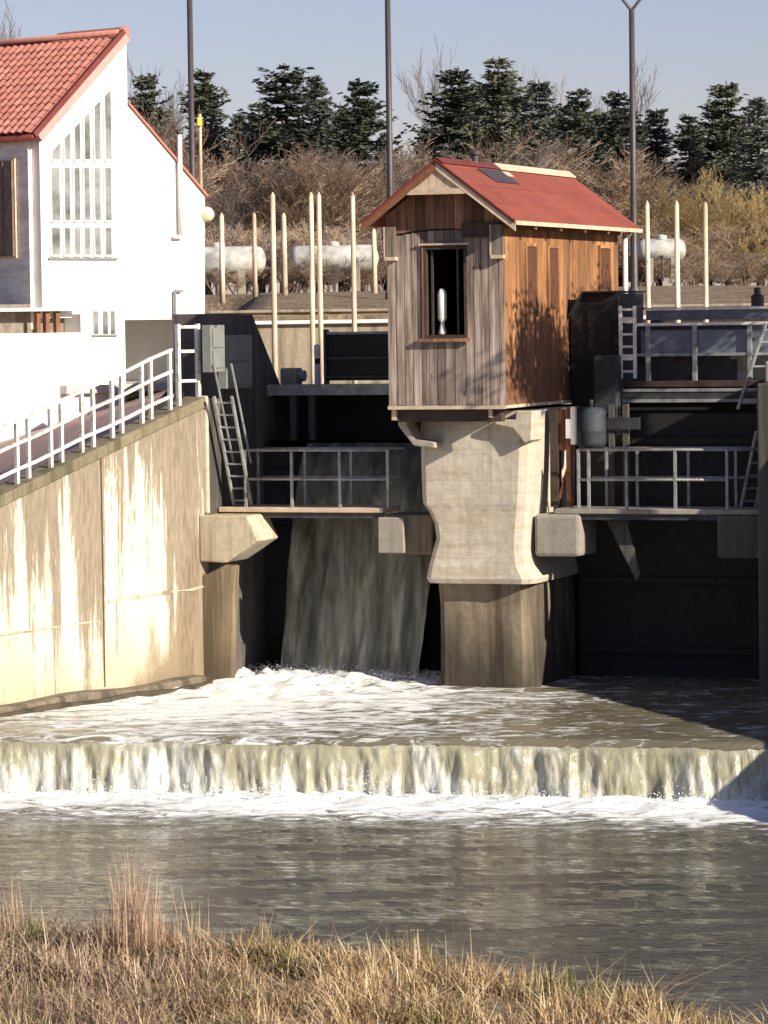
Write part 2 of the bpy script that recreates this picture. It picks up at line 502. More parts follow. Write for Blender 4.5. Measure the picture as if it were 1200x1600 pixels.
def curtain_foam(t):
    z = t.xyz()[2]
    n = t.math('ADD', t.math('MULTIPLY', t.noise((2.6, 2.6, 0.9), 5, 0.62), 0.68), t.math('MULTIPLY', t.noise((12, 12, 4), 4, 0.6), 0.32))
    thr = t.math('ADD', gate(t, z, -0.85, 0.0, 0.46, 0.60), t.math('MULTIPLY', t.math('SUBTRACT', t.noise((0.55, 0.55, 0.2), 3, 0.5), 0.5), 0.42))
    return t.math('MULTIPLY', gate(t, t.math('SUBTRACT', n, thr), -0.07, 0.19), 0.8)
def spill_foam(t):
    n = t.math('ADD', t.math('MULTIPLY', t.noise((3.5, 3.5, 0.18), 5, 0.6), 0.6), t.math('MULTIPLY', t.noise((9, 9, 0.25), 3, 0.5), 0.4))
    thr = gate(t, t.xyz()[2], 0.0, 4.0, 0.46, 0.60)
    return t.math('MULTIPLY', gate(t, t.math('SUBTRACT', n, thr), -0.05, 0.18), 0.22)
M['river'] = water('river_water', (0.095, 0.088, 0.066), river_foam, (1.3, 5.0, 3), 0.85, 0.06, 0.03)
M['pool'] = water('pool_water', (0.18, 0.16, 0.105), pool_foam, (3.0, 8.0, 3), 0.55, 0.05, 0.1)
M['curtain_w'] = water('cascade_water', (0.31, 0.295, 0.205), curtain_foam, (7, 7, 2.0), 0.45, 0.05, 0.15)
M['spill'] = water('spill_water', (0.17, 0.165, 0.12), spill_foam, (6, 6, 0.15), 0.3, 0.03, 0.25)
tt = [n_ for n_ in M['spill'].node_tree.nodes if n_.type == 'BSDF_PRINCIPLED'][0]
nt_ = M['spill'].node_tree
src_ = tt.inputs['Base Color'].links[0].from_socket
class _S(NT):
    def __init__(s, m):
        s.m, s.t = m, m.node_tree
        s.p = tt
        s.pos = s.t.nodes.new('ShaderNodeNewGeometry').outputs['Position']
q_ = _S(M['spill'])
bands = q_.ramp(q_.math('ADD', q_.math('MULTIPLY', q_.noise((1.7, 1.7, 0.05), 3), 0.5), q_.math('MULTIPLY', q_.noise((6, 6, 0.10), 4, 0.6), 0.5)), [(0.38, 0.35), (0.5, 0.8), (0.62, 1.5)])
q_.col(q_.mix(1.0, src_, bands, 'MULTIPLY'))
M['upstream'] = water('reservoir_water', (0.06, 0.065, 0.05), lambda t: t.math('MULTIPLY', t.noise((1, 1, 1)), 0.0), (2, 4, 2), 0.2, 0.03, 0.05)
t = NT('foam'); t.col((0.86, 0.87, 0.85)); t.rough(0.7); M['foam'] = t.m

# ------------------------------------------------------------------ the ground
def sstep(x, a, b):
    k = min(1, max(0, (x - a) / (b - a)))
    return k * k * (3 - 2 * k)
def lerp(a, b, k):
    return a + (b - a) * k
def shore(x):                                       # y of the near waterline
    return 39.1 - 0.83 * x if x < 0 else 39.1 - 0.9 * x
def shore_y(x):
    pts = [(-12, 43.5), (-4.6, 41.0), (-3.0, 40.2), (-1.5, 39.6), (-0.5, 39.2), (0.3, 38.9), (0.6, 37.9), (1.4, 37.2), (2.6, 35.9), (3.8, 34.2), (5.5, 32.2), (12, 26.0)]
    for (x0, y0), (x1, y1) in zip(pts, pts[1:]):
        if x <= x1:
            return lerp(y0, y1, (x - x0) / (x1 - x0))
    return pts[-1][1]
def near_z(x, y):
    s = shore_y(max(-12, min(12, x))) - y
    z = -0.85 + (0.18 * (1 - math.exp(-s / 0.6)) + 0.045 * s if s > 0 else 0.35 * s)
    if s > 12:
        z = -0.13 + (s - 12) * 0.19
    z = min(z, 4.4) + 0.07 * noise.noise(Vector((x * 1.3, y * 1.3, 3))) * sstep(s, -1, 1)
    return max(z, -2.6)
def far_z(x, y):
    left = sstep(-x, 4.3, 4.9)
    zr = lerp(2.5, 6.25, sstep(y, 95.6, 96.4)) + 0.8 * sstep(y, 97, 122) + 0.3 * sstep(y, 130, 300)
    zl = lerp(2.0, 7.05, sstep(y, 112, 121)) + 0.3 * sstep(y, 130, 300)
    z = lerp(zr, zl, left)
    return z + 0.10 * noise.noise(Vector((x * 0.3, y * 0.2, 1))) * sstep(y, 98, 104)
xs = [-1500, -600, -250, -120, -60, -40, -28] + [-20 + 0.7 * i for i in range(58)] + [28, 40, 60, 120, 250, 600, 1500]
ys = [-400, -150, -60, -25, -8, 6, 16, 22] + [26 + 0.6 * i for i in range(36)] + [50, 56, 64, 80, 92] + [95.6, 95.8, 96, 96.2, 96.4] + [97 + 1.2 * i for i in range(24)] + [130, 140, 160, 190, 230, 300, 500, 900, 2000, 4500]
gv, gf = [], []
for y in ys:
    for x in xs:
        if y < 50:
            z = near_z(x, y)
        elif y < 95.5:
            z = -2.6
            if abs(x) > 30:
                z = 3.0
        else:
            z = far_z(x, y)
        gv.append((x, y, z))
nx = len(xs)
for j in range(len(ys) - 1):
    for i in range(nx - 1):
        k = j * nx + i
        gf.append((k, k + 1, k + nx + 1, k + nx))
setting(raw('ground', gv, gf, M['soil'], smooth=True))

# left bank behind the sloping wall: a ruled sheet between the wall top and the house
LC = WF.p(-4.85, 0.2, 0)                            # corner of the left abutment
LE = Vector((-6.12, 57.44, 0))
LW = Frame(LC, math.atan2(LE.y - LC.y, LE.x - LC.x))   # a runs along the wall towards the camera, b = to its right when facing that way
WALL_LEN = 16.0
M['wall'] = concrete('stained_concrete', (0.76, 0.70, 0.58), (0.66, 0.60, 0.47), (0.18, 0.14, 0.09), 0.66, (0.44, 0.38, 0.24), run=(tuple(LC), tuple(LW.a), 4.84, -0.272))
def wall_top(a):
    return 4.84 - 0.272 * a if a < 7 else 4.84 - 0.272 * 7 - 0.10 * (a - 7)
bv, bf = [], []
NA, NB = 40, 44
for j in range(NB + 1):
    kb = j / NB
    for i in range(NA + 1):
        a = WALL_LEN * i / NA
        q0 = LW.p(a, -0.30, 0)
        q1 = Vector((-4.75 - 1.05 * a, 112, 0))
        q = q0.lerp(q1, kb ** 1.5)
        q.z = wall_top(a) - 0.06 + 0.05 * noise.noise(Vector((q.x * 0.8, q.y * 0.5, 0))) * min(1, kb * 8) - 0.25 * kb
        bv.append(tuple(q))
for j in range(NB):
    for i in range(NA):
        k = j * (NA + 1) + i
        bf.append((k, k + 1, k + NA + 2, k + NA + 1))
n0 = len(bv)                                        # skirt down to the river bed on the upstream side
for j in range(NB + 1):
    v_ = bv[j * (NA + 1)]
    bv.append((v_[0], v_[1], 0.5))
for j in range(NB):
    bf.append((j * (NA + 1), (j + 1) * (NA + 1), n0 + j + 1, n0 + j))
setting(raw('left_bank', bv, bf, M['turf'], smooth=False))
# rose paving of the yard in front of the house
pv, pf = [], []
for j in range(13):
    kb = 0.06 + 0.9 * j / 12
    for i in range(15):
        a = 1.6 + (WALL_LEN - 1.7) * i / 14
        q0 = LW.p(a, -0.30, 0)
        q1 = Vector((-4.75 - 1.05 * a, 112, 0))
        q = q0.lerp(q1, kb ** 1.5)
        q.z = wall_top(a) + 0.05 - 0.25 * kb
        pv.append(tuple(q))
for j in range(12):
    for i in range(14):
        k = j * 15 + i
        pf.append((k, k + 1, k + 16, k + 15))
setting(raw('yard_paving', pv, pf, M['paving']))

# ------------------------------------------------------------------ water sheets
def crest_y(x):
    return CREST0 + CRESTK * x
def fbm(x, y, s=0.0, o=4):
    v, a = 0.0, 1.0
    for k in range(o):
        v += a * noise.noise(Vector((x, y, s + k * 7.3)))
        x, y, a = x * 2.03, y * 2.03, a * 0.5
    return v
def sheet(name, xs_, ts_, fn, mat):
    vv = [fn(x, t_) for t_ in ts_ for x in xs_]
    n = len(xs_)
    ff = [(j * n + i, j * n + i + 1, (j + 1) * n + i + 1, (j + 1) * n + i) for j in range(len(ts_) - 1) for i in range(n - 1)]
    return setting(raw(name, vv, ff, mat, smooth=True))
def frange(a, b, s):
    n = int(round((b - a) / s))
    return [a + (b - a) * i / n for i in range(n + 1)]
# lower river: from the foot of the step to the near bank
def river_fn(x, t_):
    yc = crest_y(x) - 0.12
    y = yc - t_
    near = math.exp(-t_ / 1.6)
    z = -0.85 + 0.030 * fbm(x * 0.45, y * 1.9, 0, 5) + near * (0.10 * fbm(x * 1.6, y * 3.0, 5, 4) + 0.05)
    z += 0.010 * math.sin(y * 1.7 + 1.5 * noise.noise(Vector((x * 0.3, y * 0.3, 9))))
    return (x, y, z)
sheet('river', frange(-10.5, 11, 0.085), [0.055 * i for i in range(100)] + [5.5 + 0.09 * i for i in range(170)], river_fn, M['river'])
wide_v = [(-60, 20, -0.93), (60, 20, -0.93), (60, 52, -0.93), (-60, 52, -0.93)]
# upper pool below the gates
def lip(x):
    return 0.035 * fbm(x * 1.1, 3.0, 41, 4)
def lip2(x):
    return 0.10 * fbm(x * 0.7, 5.0, 43, 4)
def pool_fn(x, t_):
    y = crest_y(x) + 0.06 + t_
    spill = math.exp(-((x + 1.7) ** 2 / 5 + (y - 62.6) ** 2 / 9))
    z = 0.02 * fbm(x * 1.0, y * 2.4, 2, 4) + spill * 0.22 * (0.35 + fbm(x * 1.8, y * 2.0, 4, 4)) - 0.02
    z *= sstep(t_, 0, 0.5)
    z -= (0.10 - lip(x)) * (1 - sstep(t_, 0, 0.35))
    return (x, y - lip2(x) * (1 - sstep(t_, 0, 0.6)), z)
sheet('tailwater_pool', frange(-8.6, 9.2, 0.085), [0.05 * i for i in range(60)] + [3.0 + 0.09 * i for i in range(110)], pool_fn, M['pool'])
# the step
def cascade_fn(x, k):
    y0 = crest_y(x) + 0.06
    out = 0.05 + 0.20 * k ** 1.3
    z = lerp(-0.10 + lip(x), -0.92, k ** 1.25)
    w = fbm(x * 2.2, z * 0.55, 11, 4)
    w2 = fbm(x * 9.0, z * 1.8, 15, 3)
    g = sstep(k, 0, 0.2)
    return (x, y0 - lip2(x) - out * sstep(k, 0, 0.15) - g * (0.13 * w + 0.035 * w2) * (0.6 + 0.8 * k), z + 0.015 * w2 * (1 - k))
sheet('cascade', frange(-8.8, 9.2, 0.03), [i / 26 for i in range(27)], cascade_fn, M['curtain_w'])
# water over the left gate
def spill_fn(u, k):
    z = lerp(3.92, -0.05, k ** 1.0)
    drop = 3.92 - z
    v = 2.55 - 0.30 * math.sqrt(max(drop, 0)) - 0.10 * drop
    if k < 0.04:
        v = 2.75 - 0.2 * k / 0.04
        z = 3.97 - 0.05 * (k / 0.04) ** 2
    uu = lerp(u, lerp(-4.12, -1.62, (u + 3.95) / 2.99), k ** 0.6) + 0.05 * fbm(z * 0.9, u * 0.4, 27, 3) * sstep(k, 0.05, 0.3)
    w = fbm(u * 1.6, z * 0.14, 21, 3)
    w2 = fbm(u * 5, z * 0.12, 25, 2)
    p_ = WF.p(uu, v - sstep(k, 0.0, 0.2) * (0.10 * w + 0.03 * w2) * (0.3 + k), z)
    return tuple(p_)
sheet('gate_spill', frange(-3.95, -0.96, 0.03), [i / 50 for i in range(51)], spill_fn, M['spill'])
# headwater above the gates
hv = [WF.p(-4.8, 2.72, 4.02), WF.p(-0.9, 2.72, 4.02), WF.p(4.8, 2.72, 4.02), WF.p(12, 2.72, 4.02), Vector((34, 96.2, 4.02)), Vector((-4.9, 96.2, 4.02))]
setting(raw('headwater', [tuple(v) for v in hv], [(0, 1, 2, 3, 4, 5)], M['upstream']))
# spray and foam crumbs thrown up at the foot of the step and of the spill
fv, ff = [], []
def crumb(p, s):
    n = len(fv)
    q = [Vector((rnd.gauss(0, 1), rnd.gauss(0, 1), rnd.gauss(0, 1))).normalized() * s * rnd.uniform(0.6, 1.2) for _ in range(5)]
    fv.extend([tuple(p + x) for x in q])
    ff.extend([(n, n + 1, n + 2), (n, n + 2, n + 3), (n, n + 3, n + 1), (n + 4, n + 2, n + 1), (n + 4, n + 3, n + 2), (n + 4, n + 1, n + 3)])
for _ in range(9000):
    x = rnd.uniform(-8.6, 8.6)
    lump = 0.5 + fbm(x * 1.3, 0, 31, 3)
    if rnd.random() > 0.35 + lump:
        continue
    d = abs(rnd.gauss(0, 0.22))
    h = abs(rnd.gauss(0, 0.09)) * (0.5 + max(0, lump))
    crumb(Vector((x, crest_y(x) - 0.22 - d, -0.86 + h)), rnd.uniform(0.005, 0.017))
for _ in range(2600):
    u = rnd.uniform(-4.4, -1.0)
    d = abs(rnd.gauss(0, 0.35))
    h = abs(rnd.gauss(0, 0.10))
    crumb(WF.p(u, 1.45 - d, 0.02 + h), rnd.uniform(0.004, 0.018) * math.exp(-h * 4))
setting(raw('foam_spray', fv, ff, M['foam']), 'stuff')

# ------------------------------------------------------------------ left retaining wall
t_ = thing('retaining_wall', LW.p(3, 0, -1), 'long stained cream concrete wing wall sloping down below the white railing', 'retaining wall')
def wall_strip(b0, b1, zlo, zhi, a0=0.0, a1=WALL_LEN, n=32):
    mb = MB()
    vs_, fs_ = [], []
    for i in range(n + 1):
        a = lerp(a0, a1, i / n)
        lo, hi = zlo(a), zhi(a)
        vs_ += [LW.p(a, b0, lo), LW.p(a, b1, lo), LW.p(a, b1, hi), LW.p(a, b0, hi)]
    for i in range(n):
        k = 4 * i
        for q in range(4):
            fs_.append((k + q, k + (q + 1) % 4, k + 4 + (q + 1) % 4, k + 4 + q))
    fs_ += [(0, 3, 2, 1), (4 * n, 4 * n + 1, 4 * n + 2, 4 * n + 3)]
    return mb.add(vs_, fs_)
SIDE = 1.0 if LW.b.dot(Vector((1, -0.5, 0))) > 0 else -1.0      # which way the river lies
wall_strip(-0.35 * SIDE, 0.0, lambda a: -2.5, lambda a: wall_top(a) - 0.16).build('wall_face', M['wall'], t_)
wall_strip(-0.40 * SIDE, 0.055 * SIDE, lambda a: wall_top(a) - 0.157, lambda a: wall_top(a) + 0.03).build('coping', M['coping'], t_, bevel=0.02)
wall_strip(0.002 * SIDE, 0.022 * SIDE, lambda a: 1.60 - 0.02 * a + 0.012 * math.sin(a * 9), lambda a: 1.64 - 0.02 * a + 0.015 * math.sin(a * 7), 0.15, 2.7, 24).build('pour_joint', M['block'], t_)
wall_strip(0.002 * SIDE, 0.016 * SIDE, lambda a: 1.30 - 0.02 * a, lambda a: 1.325 - 0.02 * a + 0.01 * math.sin(a * 8), 2.9, 9.0, 40).build('pour_joint', M['block'], t_)
for a_ in (2.80, 5.6, 8.4):
    wall_strip(0.002 * SIDE, 0.012 * SIDE, lambda a: 0.16, lambda a: wall_top(a) - 0.17, a_, a_ + 0.022, 1).build('panel_joint', M['wet'], t_)
wall_strip(0.003 * SIDE, 0.34 * SIDE, lambda a: -2.5, lambda a: 0.14 + 0.03 * math.sin(a * 2.1), 0.5).build('footing', M['damp'], t_, bevel=0.05)
wall_strip(0.343 * SIDE, 0.46 * SIDE, lambda a: -2.5, lambda a: 0.05 + 0.02 * math.sin(a * 3.1), 0.5).build('footing_toe', M['wet'], t_, bevel=0.03)

# white railing on the wall
t_ = thing('white_railing', LW.p(0.3, -0.15 * SIDE, 4.8), 'long white painted railing climbing along the top of the left concrete wall', 'railing')
RB = -0.12 * SIDE
posts_px = [25, 43, 78, 95, 127, 145, 175, 190, 222, 236, 266]
pa = [LW.onb(x, 650, RB)[0] for x in posts_px] + [6.35, 6.65, 7.3, 7.65]
a_hi = LW.onb(268, 560, RB)[0]
for a in pa:
    MB().box(LW, a - 0.03, a + 0.03, RB - 0.03, RB + 0.03, wall_top(a) - 0.10, wall_top(a) + 1.02).build('post', M['rail_paint'], t_)
for h, nm in ((1.02, 'top_rail'), (0.66, 'rail'), (0.25, 'rail')):
    mb = MB()
    for k in range(12):
        a0, a1 = lerp(a_hi, 7.7, k / 12), lerp(a_hi, 7.7, (k + 1) / 12)
        j0, j1 = 0.012 * math.sin(k * 1.9), 0.012 * math.sin((k + 1) * 1.9)
        mb.hexa([LW.p(a0, RB - 0.025, wall_top(a0) + h - 0.025 + j0), LW.p(a1, RB - 0.025, wall_top(a1) + h - 0.025 + j1), LW.p(a1, RB + 0.025, wall_top(a1) + h - 0.025 + j1), LW.p(a0, RB + 0.025, wall_top(a0) + h - 0.025 + j0),
                 LW.p(a0, RB - 0.025, wall_top(a0) + h + 0.025 + j0), LW.p(a1, RB - 0.025, wall_top(a1) + h + 0.025 + j1), LW.p(a1, RB + 0.025, wall_top(a1) + h + 0.025 + j1), LW.p(a0, RB + 0.025, wall_top(a0) + h + 0.025 + j0)])
    mb.build(nm, M['rail_paint'], t_)
# taller end gate of the railing at the corner
t_ = thing('railing_gate', LW.p(0.4, RB, 4.8), 'tall narrow white railing frame at the corner where the wall meets the sluice', 'railing')
g0, g1 = LW.onb(278, 560, RB)[0], LW.onb(309, 560, RB)[0]
for a in (g0, g1):
    MB().box(LW, a - 0.035, a + 0.035, RB - 0.035, RB + 0.035, wall_top(a) - 0.1, 6.08).build('post', M['rail_paint'], t_)
for z in (6.03, 5.62, 5.12):
    MB().box(LW, min(g0, g1) + 0.036, max(g0, g1) - 0.036, RB - 0.022, RB + 0.022, z - 0.025, z + 0.025).build('rail', M['rail_paint'], t_)

# ------------------------------------------------------------------ left abutment of the sluice
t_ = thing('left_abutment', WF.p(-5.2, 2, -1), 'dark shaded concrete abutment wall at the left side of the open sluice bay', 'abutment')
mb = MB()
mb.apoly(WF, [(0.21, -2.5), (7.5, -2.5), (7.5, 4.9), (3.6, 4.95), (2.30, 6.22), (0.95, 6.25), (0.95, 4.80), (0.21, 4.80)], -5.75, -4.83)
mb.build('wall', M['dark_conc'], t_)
mb = MB()
mb.box(WF, -5.0, -4.80, 0.10, 0.205, 2.86, 4.86)
mb.build('corner_strip', M['pier'], t_, bevel=0.03)
# bracket block carrying the left end of the walkway
c0 = WF.onb(312, 800, 0.0)[0]
c1 = WF.onb(398, 800, 0.0)[0]
t_ = tag(MB().bpoly(WF, [(c0, 2.84), (c0, 2.06), (c1 - 0.52, 2.04), (c1 + 0.08, 2.42), (c1 - 0.12, 2.84)], -0.05, 0.9).build('bracket_block', M['block'], bevel=0.03),
         'stained concrete bracket with a cut corner under the left end of the walkway', 'bracket')
t_ = tag(MB().bpoly(WF, [(c0 - 0.35, -1.5), (c1 - 0.55, -1.5), (c1 - 0.40, 1.35), (c1 - 0.36, 2.0), (c0 + 0.42, 2.0), (c0 + 0.05, 1.82), (c0 - 0.10, 1.98)], 0.02, 0.204).build('buttress', M['butt'], bevel=0.04),
         'brown damp concrete buttress below the bracket at the left wall end', 'buttress')

# electric cabinets on the abutment
for i, (x0, x1, y0, y1, lab) in enumerate(((322, 344, 508, 582, 'narrow grey metal cabinet at the corner beside the white railing'),
                                           (346, 387, 524, 608, 'wide grey metal cabinet on the dark left abutment above the steep stair'))):
    b0 = WF.ona(x0, 550, -4.75)[0]
    b1 = WF.ona(x1, 550, -4.75)[0]
    z1, z0 = WF.ona(x0, y0, -4.75)[1], WF.ona(x0, y1, -4.75)[1]
    t_ = thing('control_cabinet', WF.p(-4.79, (b0 + b1) / 2, z0), lab, 'cabinet', 'grey cabinets on the left abutment')
    MB().box(WF, -4.825, -4.66, b0, b1, z0, z1).build('housing', M['grey_paint'], t_, bevel=0.012)
    MB().box(WF, -4.657, -4.640, b0 + 0.06, b1 - 0.06, z0 + (z1 - z0) * 0.52, z1 - 0.07).build('door', M['grey_paint'], t_, bevel=0.006)
    MB().box(WF, -4.657, -4.640, b0 + 0.06, b1 - 0.06, z0 + 0.07, z0 + (z1 - z0) * 0.47).build('door', M['grey_paint'], t_, bevel=0.006)

# ------------------------------------------------------------------ pier
t_ = thing('pier', WF.p(0, 1.5, -1), 'pale cream concrete pier with a waisted nose under the wooden hut', 'pier')
def pier_loft(slices, vback, mat, name, n_sub=5, wob=0.02):
    zs = []
    slices = [(z_, l_ - 0.06, r_ - 0.06, f_ + 0.2) for z_, l_, r_, f_ in slices]
    for (s0, s1) in zip(slices, slices[1:]):
        for k in range(n_sub):
            f = k / n_sub
            zs.append(tuple(lerp(x, y, f) for x, y in zip(s0, s1)))
    zs.append(slices[-1])
    vs_, fs_ = [], []
    prev = None
    for (z, l, r, vf) in zs:
        ring = [(l, vback), (l, vf + 1.2), (l, vf + 0.10), (l + 0.03, vf + 0.03), (l + 0.10, vf)]
        m = 12
        for i in range(1, m):
            ring.append((lerp(l + 0.10, r - 0.20, i / m), vf))
        ring += [(r - 0.20, vf), (r - 0.07, vf + 0.07), (r, vf + 0.24), (r, vf + 1.2), (r, vback)]
        for i, (u, v) in enumerate(ring):
            w = wob * noise.noise(Vector((u * 2.3, z * 1.7, v + 5))) + 0.5 * wob * noise.noise(Vector((u * 7, z * 6, v)))
            su = (-1 if u < 0 else 1) if i < 4 or i > len(ring) - 5 else 0
            vs_.append(WF.p(u + su * w * 0.9, v + (w if v < vf + 0.5 else 0), z))
        n = len(ring)
    for j in range(len(zs) - 1):
        fs_ += [(j * n + i, j * n + (i + 1) % n, (j + 1) * n + (i + 1) % n, (j + 1) * n + i) for i in range(n)]
    fs_ += [tuple(range(n)), tuple(range((len(zs) - 1) * n, len(zs) * n))[::-1]]
    return MB().add(vs_, fs_).build(name, mat, t_, smooth=False)
pier_loft([(4.58, -0.98, 0.99, 0), (3.9, -0.97, 0.97, 0), (3.2, -0.96, 0.93, 0), (3.05, -0.95, 0.92, 0), (2.92, -0.86, 0.90, 0.02), (2.70, -0.76, 0.88, 0.03), (2.45, -0.73, 0.86, 0.03), (2.28, -0.79, 0.85, 0.03),
           (2.02, -0.86, 0.88, 0.01), (1.80, -0.90, 0.99, 0), (1.72, -0.86, 0.97, 0.03)], 4.5, M['pier'], 'nose', 5, 0.012)
pier_loft([(1.717, -0.78, 0.88, 0.26), (1.3, -0.76, 0.88, 0.28), (0.5, -0.76, 0.90, 0.26), (-2.4, -0.80, 0.92, 0.26)], 4.5, M['foot'], 'foot', 6, 0.015)
# corbels under the hut on the pier head
MB().bpoly(WF, [(-1.26, 4.48), (-1.26, 4.36), (-0.99, 4.02), (-0.62, 3.98), (-0.62, 4.08), (-0.97, 4.13), (-1.10, 4.36), (-1.10, 4.48)], -0.20, 0.7).build('corbel', M['grey_conc'], t_, bevel=0.02)
MB().bpoly(WF, [(0.35, 4.44), (0.35, 4.36), (0.66, 4.30), (0.86, 4.05), (0.98, 4.10), (1.0, 4.58), (0.72, 4.58), (0.70, 4.44)], 0.02, 0.6).build('corbel', M['pier'], t_, bevel=0.02)

# blocks on either side of the pier that carry the walkways
tag(MB().box(WF, -1.80, -0.93, 0.5, 1.5, 2.18, 2.84).build('bracket_block', M['damp'], bevel=0.03), 'brown concrete bracket block on the left flank of the pier', 'bracket')
tag(MB().box(WF, -1.86, -1.40, 0.40, 0.497, 2.20, 2.80).build('bracket_plate', M['grey_conc'], bevel=0.02), 'small pale square plate fixed to the block left of the pier', 'plate')
tag(MB().box(WF, 0.86, 1.64, 0.48, 1.5, 2.16, 2.86).build('bracket_block', M['grey_conc'], bevel=0.06), 'grey rounded concrete bracket block on the right flank of the pier', 'bracket')

# ------------------------------------------------------------------ right abutment and the wing wall out of frame
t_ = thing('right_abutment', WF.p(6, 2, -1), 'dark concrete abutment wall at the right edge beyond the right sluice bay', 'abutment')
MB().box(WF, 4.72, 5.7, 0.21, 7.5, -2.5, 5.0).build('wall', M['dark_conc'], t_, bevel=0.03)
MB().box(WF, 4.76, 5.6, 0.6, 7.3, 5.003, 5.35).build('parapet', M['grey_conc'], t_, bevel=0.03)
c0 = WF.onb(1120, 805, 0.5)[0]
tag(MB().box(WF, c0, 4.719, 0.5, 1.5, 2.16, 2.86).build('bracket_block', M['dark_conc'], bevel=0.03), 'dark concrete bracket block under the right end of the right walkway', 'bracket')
rb_v = [WF.p(5.7, 30, 4.9), WF.p(5.7, 7.5, 4.9), WF.p(5.7, 0.25, 4.9), Vector((8.4, 55.5, 3.3)), Vector((8.7, 51, 2.4)), Vector((9.6, 44, 1.4)), Vector((11, 30, 1.0))]
rv, rf = [], []
for p_ in rb_v:
    rv += [(p_.x, p_.y, -2.6), (p_.x, p_.y, p_.z), (p_.x + 0.4, p_.y, p_.z), (p_.x + 40, p_.y + 2, p_.z + 0.3)]
for k in range(6):
    for q in range(3):
        rf.append((k * 4 + q, k * 4 + q + 1, k * 4 + q + 5, k * 4 + q + 4))
setting(raw('right_bank', rv, rf, M['turf']))

# ------------------------------------------------------------------ walkways with railings
def walkway(u0, u1, lab, posts, rails, cat='walkway', deckm='grey_conc'):
    t_ = thing('walkway', WF.p((u0 + u1) / 2, 0.9, 2.85), lab, cat, 'walkways across the sluice bays')
    MB().box(WF, u0, u1, 0.55, 1.45, 2.868, 2.95).build('deck', M['trim_pale'] if deckm == 'pale' else M[deckm], t_, bevel=0.01)
    MB().box(WF, u0, u1, 0.60, 0.66, 2.77, 2.865).build('edge_beam', M['steel_dark'], t_)
    for (u, v) in posts:
        MB().box(WF, u - 0.022, u + 0.022, v - 0.022, v + 0.022, 2.953, 3.93).build('post', M['steel'], t_)
    for (a0, a1, v, z) in rails:
        MB().tube(WF.p(a0, v, z), WF.p(a1, v, z), 0.024, n=6).build('rail', M['steel'], t_, smooth=True)
    return t_
pu = [WF.onb(x, 750, 0.6)[0] for x in (384, 456, 531, 606)]
pb = [WF.onb(x, 750, 1.4)[0] for x in (404, 477, 549)]
walkway(-4.80, -1.82, 'narrow walkway with steel handrail in front of the falling water, left bay', [(u, 0.6) for u in pu] + [(u, 1.4) for u in pb],
        [(pu[0], pu[3], 0.6, 3.92), (pu[0], pu[3], 0.6, 3.43), (pu[0], pu[3], 1.4, 3.92), (pu[0], pu[3], 1.4, 3.43)], deckm='pale')
pu = [WF.onb(x, 750, 0.6)[0] for x in (904, 920, 979, 1055, 1136)]
pb = [WF.onb(x, 750, 1.4)[0] for x in (948, 996, 1076, 1150)]
walkway(1.20, 4.70, 'narrow walkway with steel handrail crossing the black right bay', [(u, 0.6) for u in pu] + [(u, 1.4) for u in pb],
        [(pu[0], 4.66, 0.6, 3.92), (pu[0], pu[-1], 0.6, 3.43), (pu[0], 4.66, 1.4, 3.92), (pu[0], 4.66, 1.4, 3.43)])

# steep stairs
def stair(p_top, p_bot, width_vec, n, lab, mat, rail=True):
    t_ = thing('steep_stair', p_bot, lab, 'stair', 'steep steel stairs at the bay ends')
    for s in (0, 1):
        a, b = Vector(p_top) + width_vec * s, Vector(p_bot) + width_vec * s
        MB().tube(a, b, 0.032, n=6).build('stringer', mat, t_)
    for i in range(n):
        f = (i + 0.5) / n
        a = Vector(p_top).lerp(Vector(p_bot), f)
        MB().tube(a, a + width_vec, 0.018, n=6).build('tread', mat, t_)
    if rail:
        for s in (0, 1):
            a, b = Vector(p_top) + width_vec * s + Vector((0, 0, 0.55)), Vector(p_bot) + width_vec * s + Vector((0, 0, 0.75))
            MB().tube(a, b, 0.02, n=6).build('handrail', mat, t_)
    return t_
p1 = WF.p(-4.62, WF.ona(334, 590, -4.62)[0], 4.85)
p2 = WF.p(-4.62, WF.ona(366, 795, -4.62)[0], 2.95)
stair(p1, p2, WF.a * 0.32, 9, 'steep grey steel stair leaning down the left abutment to the walkway', M['steel'])
p1 = WF.p(WF.onb(1196, 505, 1.6)[0], 1.6, 5.95)
p2 = WF.p(WF.onb(1153, 635, 1.6)[0], 1.6, 4.55)
stair(p1, p2, WF.a * 0.30 + WF.b * 0.15, 7, 'steep bluish steel stair by the upper bridge at the right edge', M['steel'], False)
p1 = WF.p(WF.onb(1182, 670, 1.2)[0], 1.2, 4.2)
p2 = WF.p(WF.onb(1158, 795, 1.2)[0], 1.2, 2.95)
stair(p1, p2, WF.a * 0.22 + WF.b * 0.1, 6, 'lower steel stair down to the right end of the right walkway', M['steel'], False)

# ------------------------------------------------------------------ gates and gate bridges
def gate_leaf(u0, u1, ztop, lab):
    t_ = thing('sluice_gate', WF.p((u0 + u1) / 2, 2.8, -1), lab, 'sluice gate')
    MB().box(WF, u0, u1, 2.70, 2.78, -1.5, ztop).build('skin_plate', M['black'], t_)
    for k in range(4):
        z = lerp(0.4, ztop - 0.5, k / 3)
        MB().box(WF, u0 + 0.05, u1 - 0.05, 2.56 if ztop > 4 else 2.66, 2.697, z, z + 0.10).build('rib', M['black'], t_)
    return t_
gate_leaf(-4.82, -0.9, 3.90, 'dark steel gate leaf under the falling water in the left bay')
gate_leaf(0.95, 4.715, 4.45, 'closed dark ribbed steel gate leaf in the black right bay')
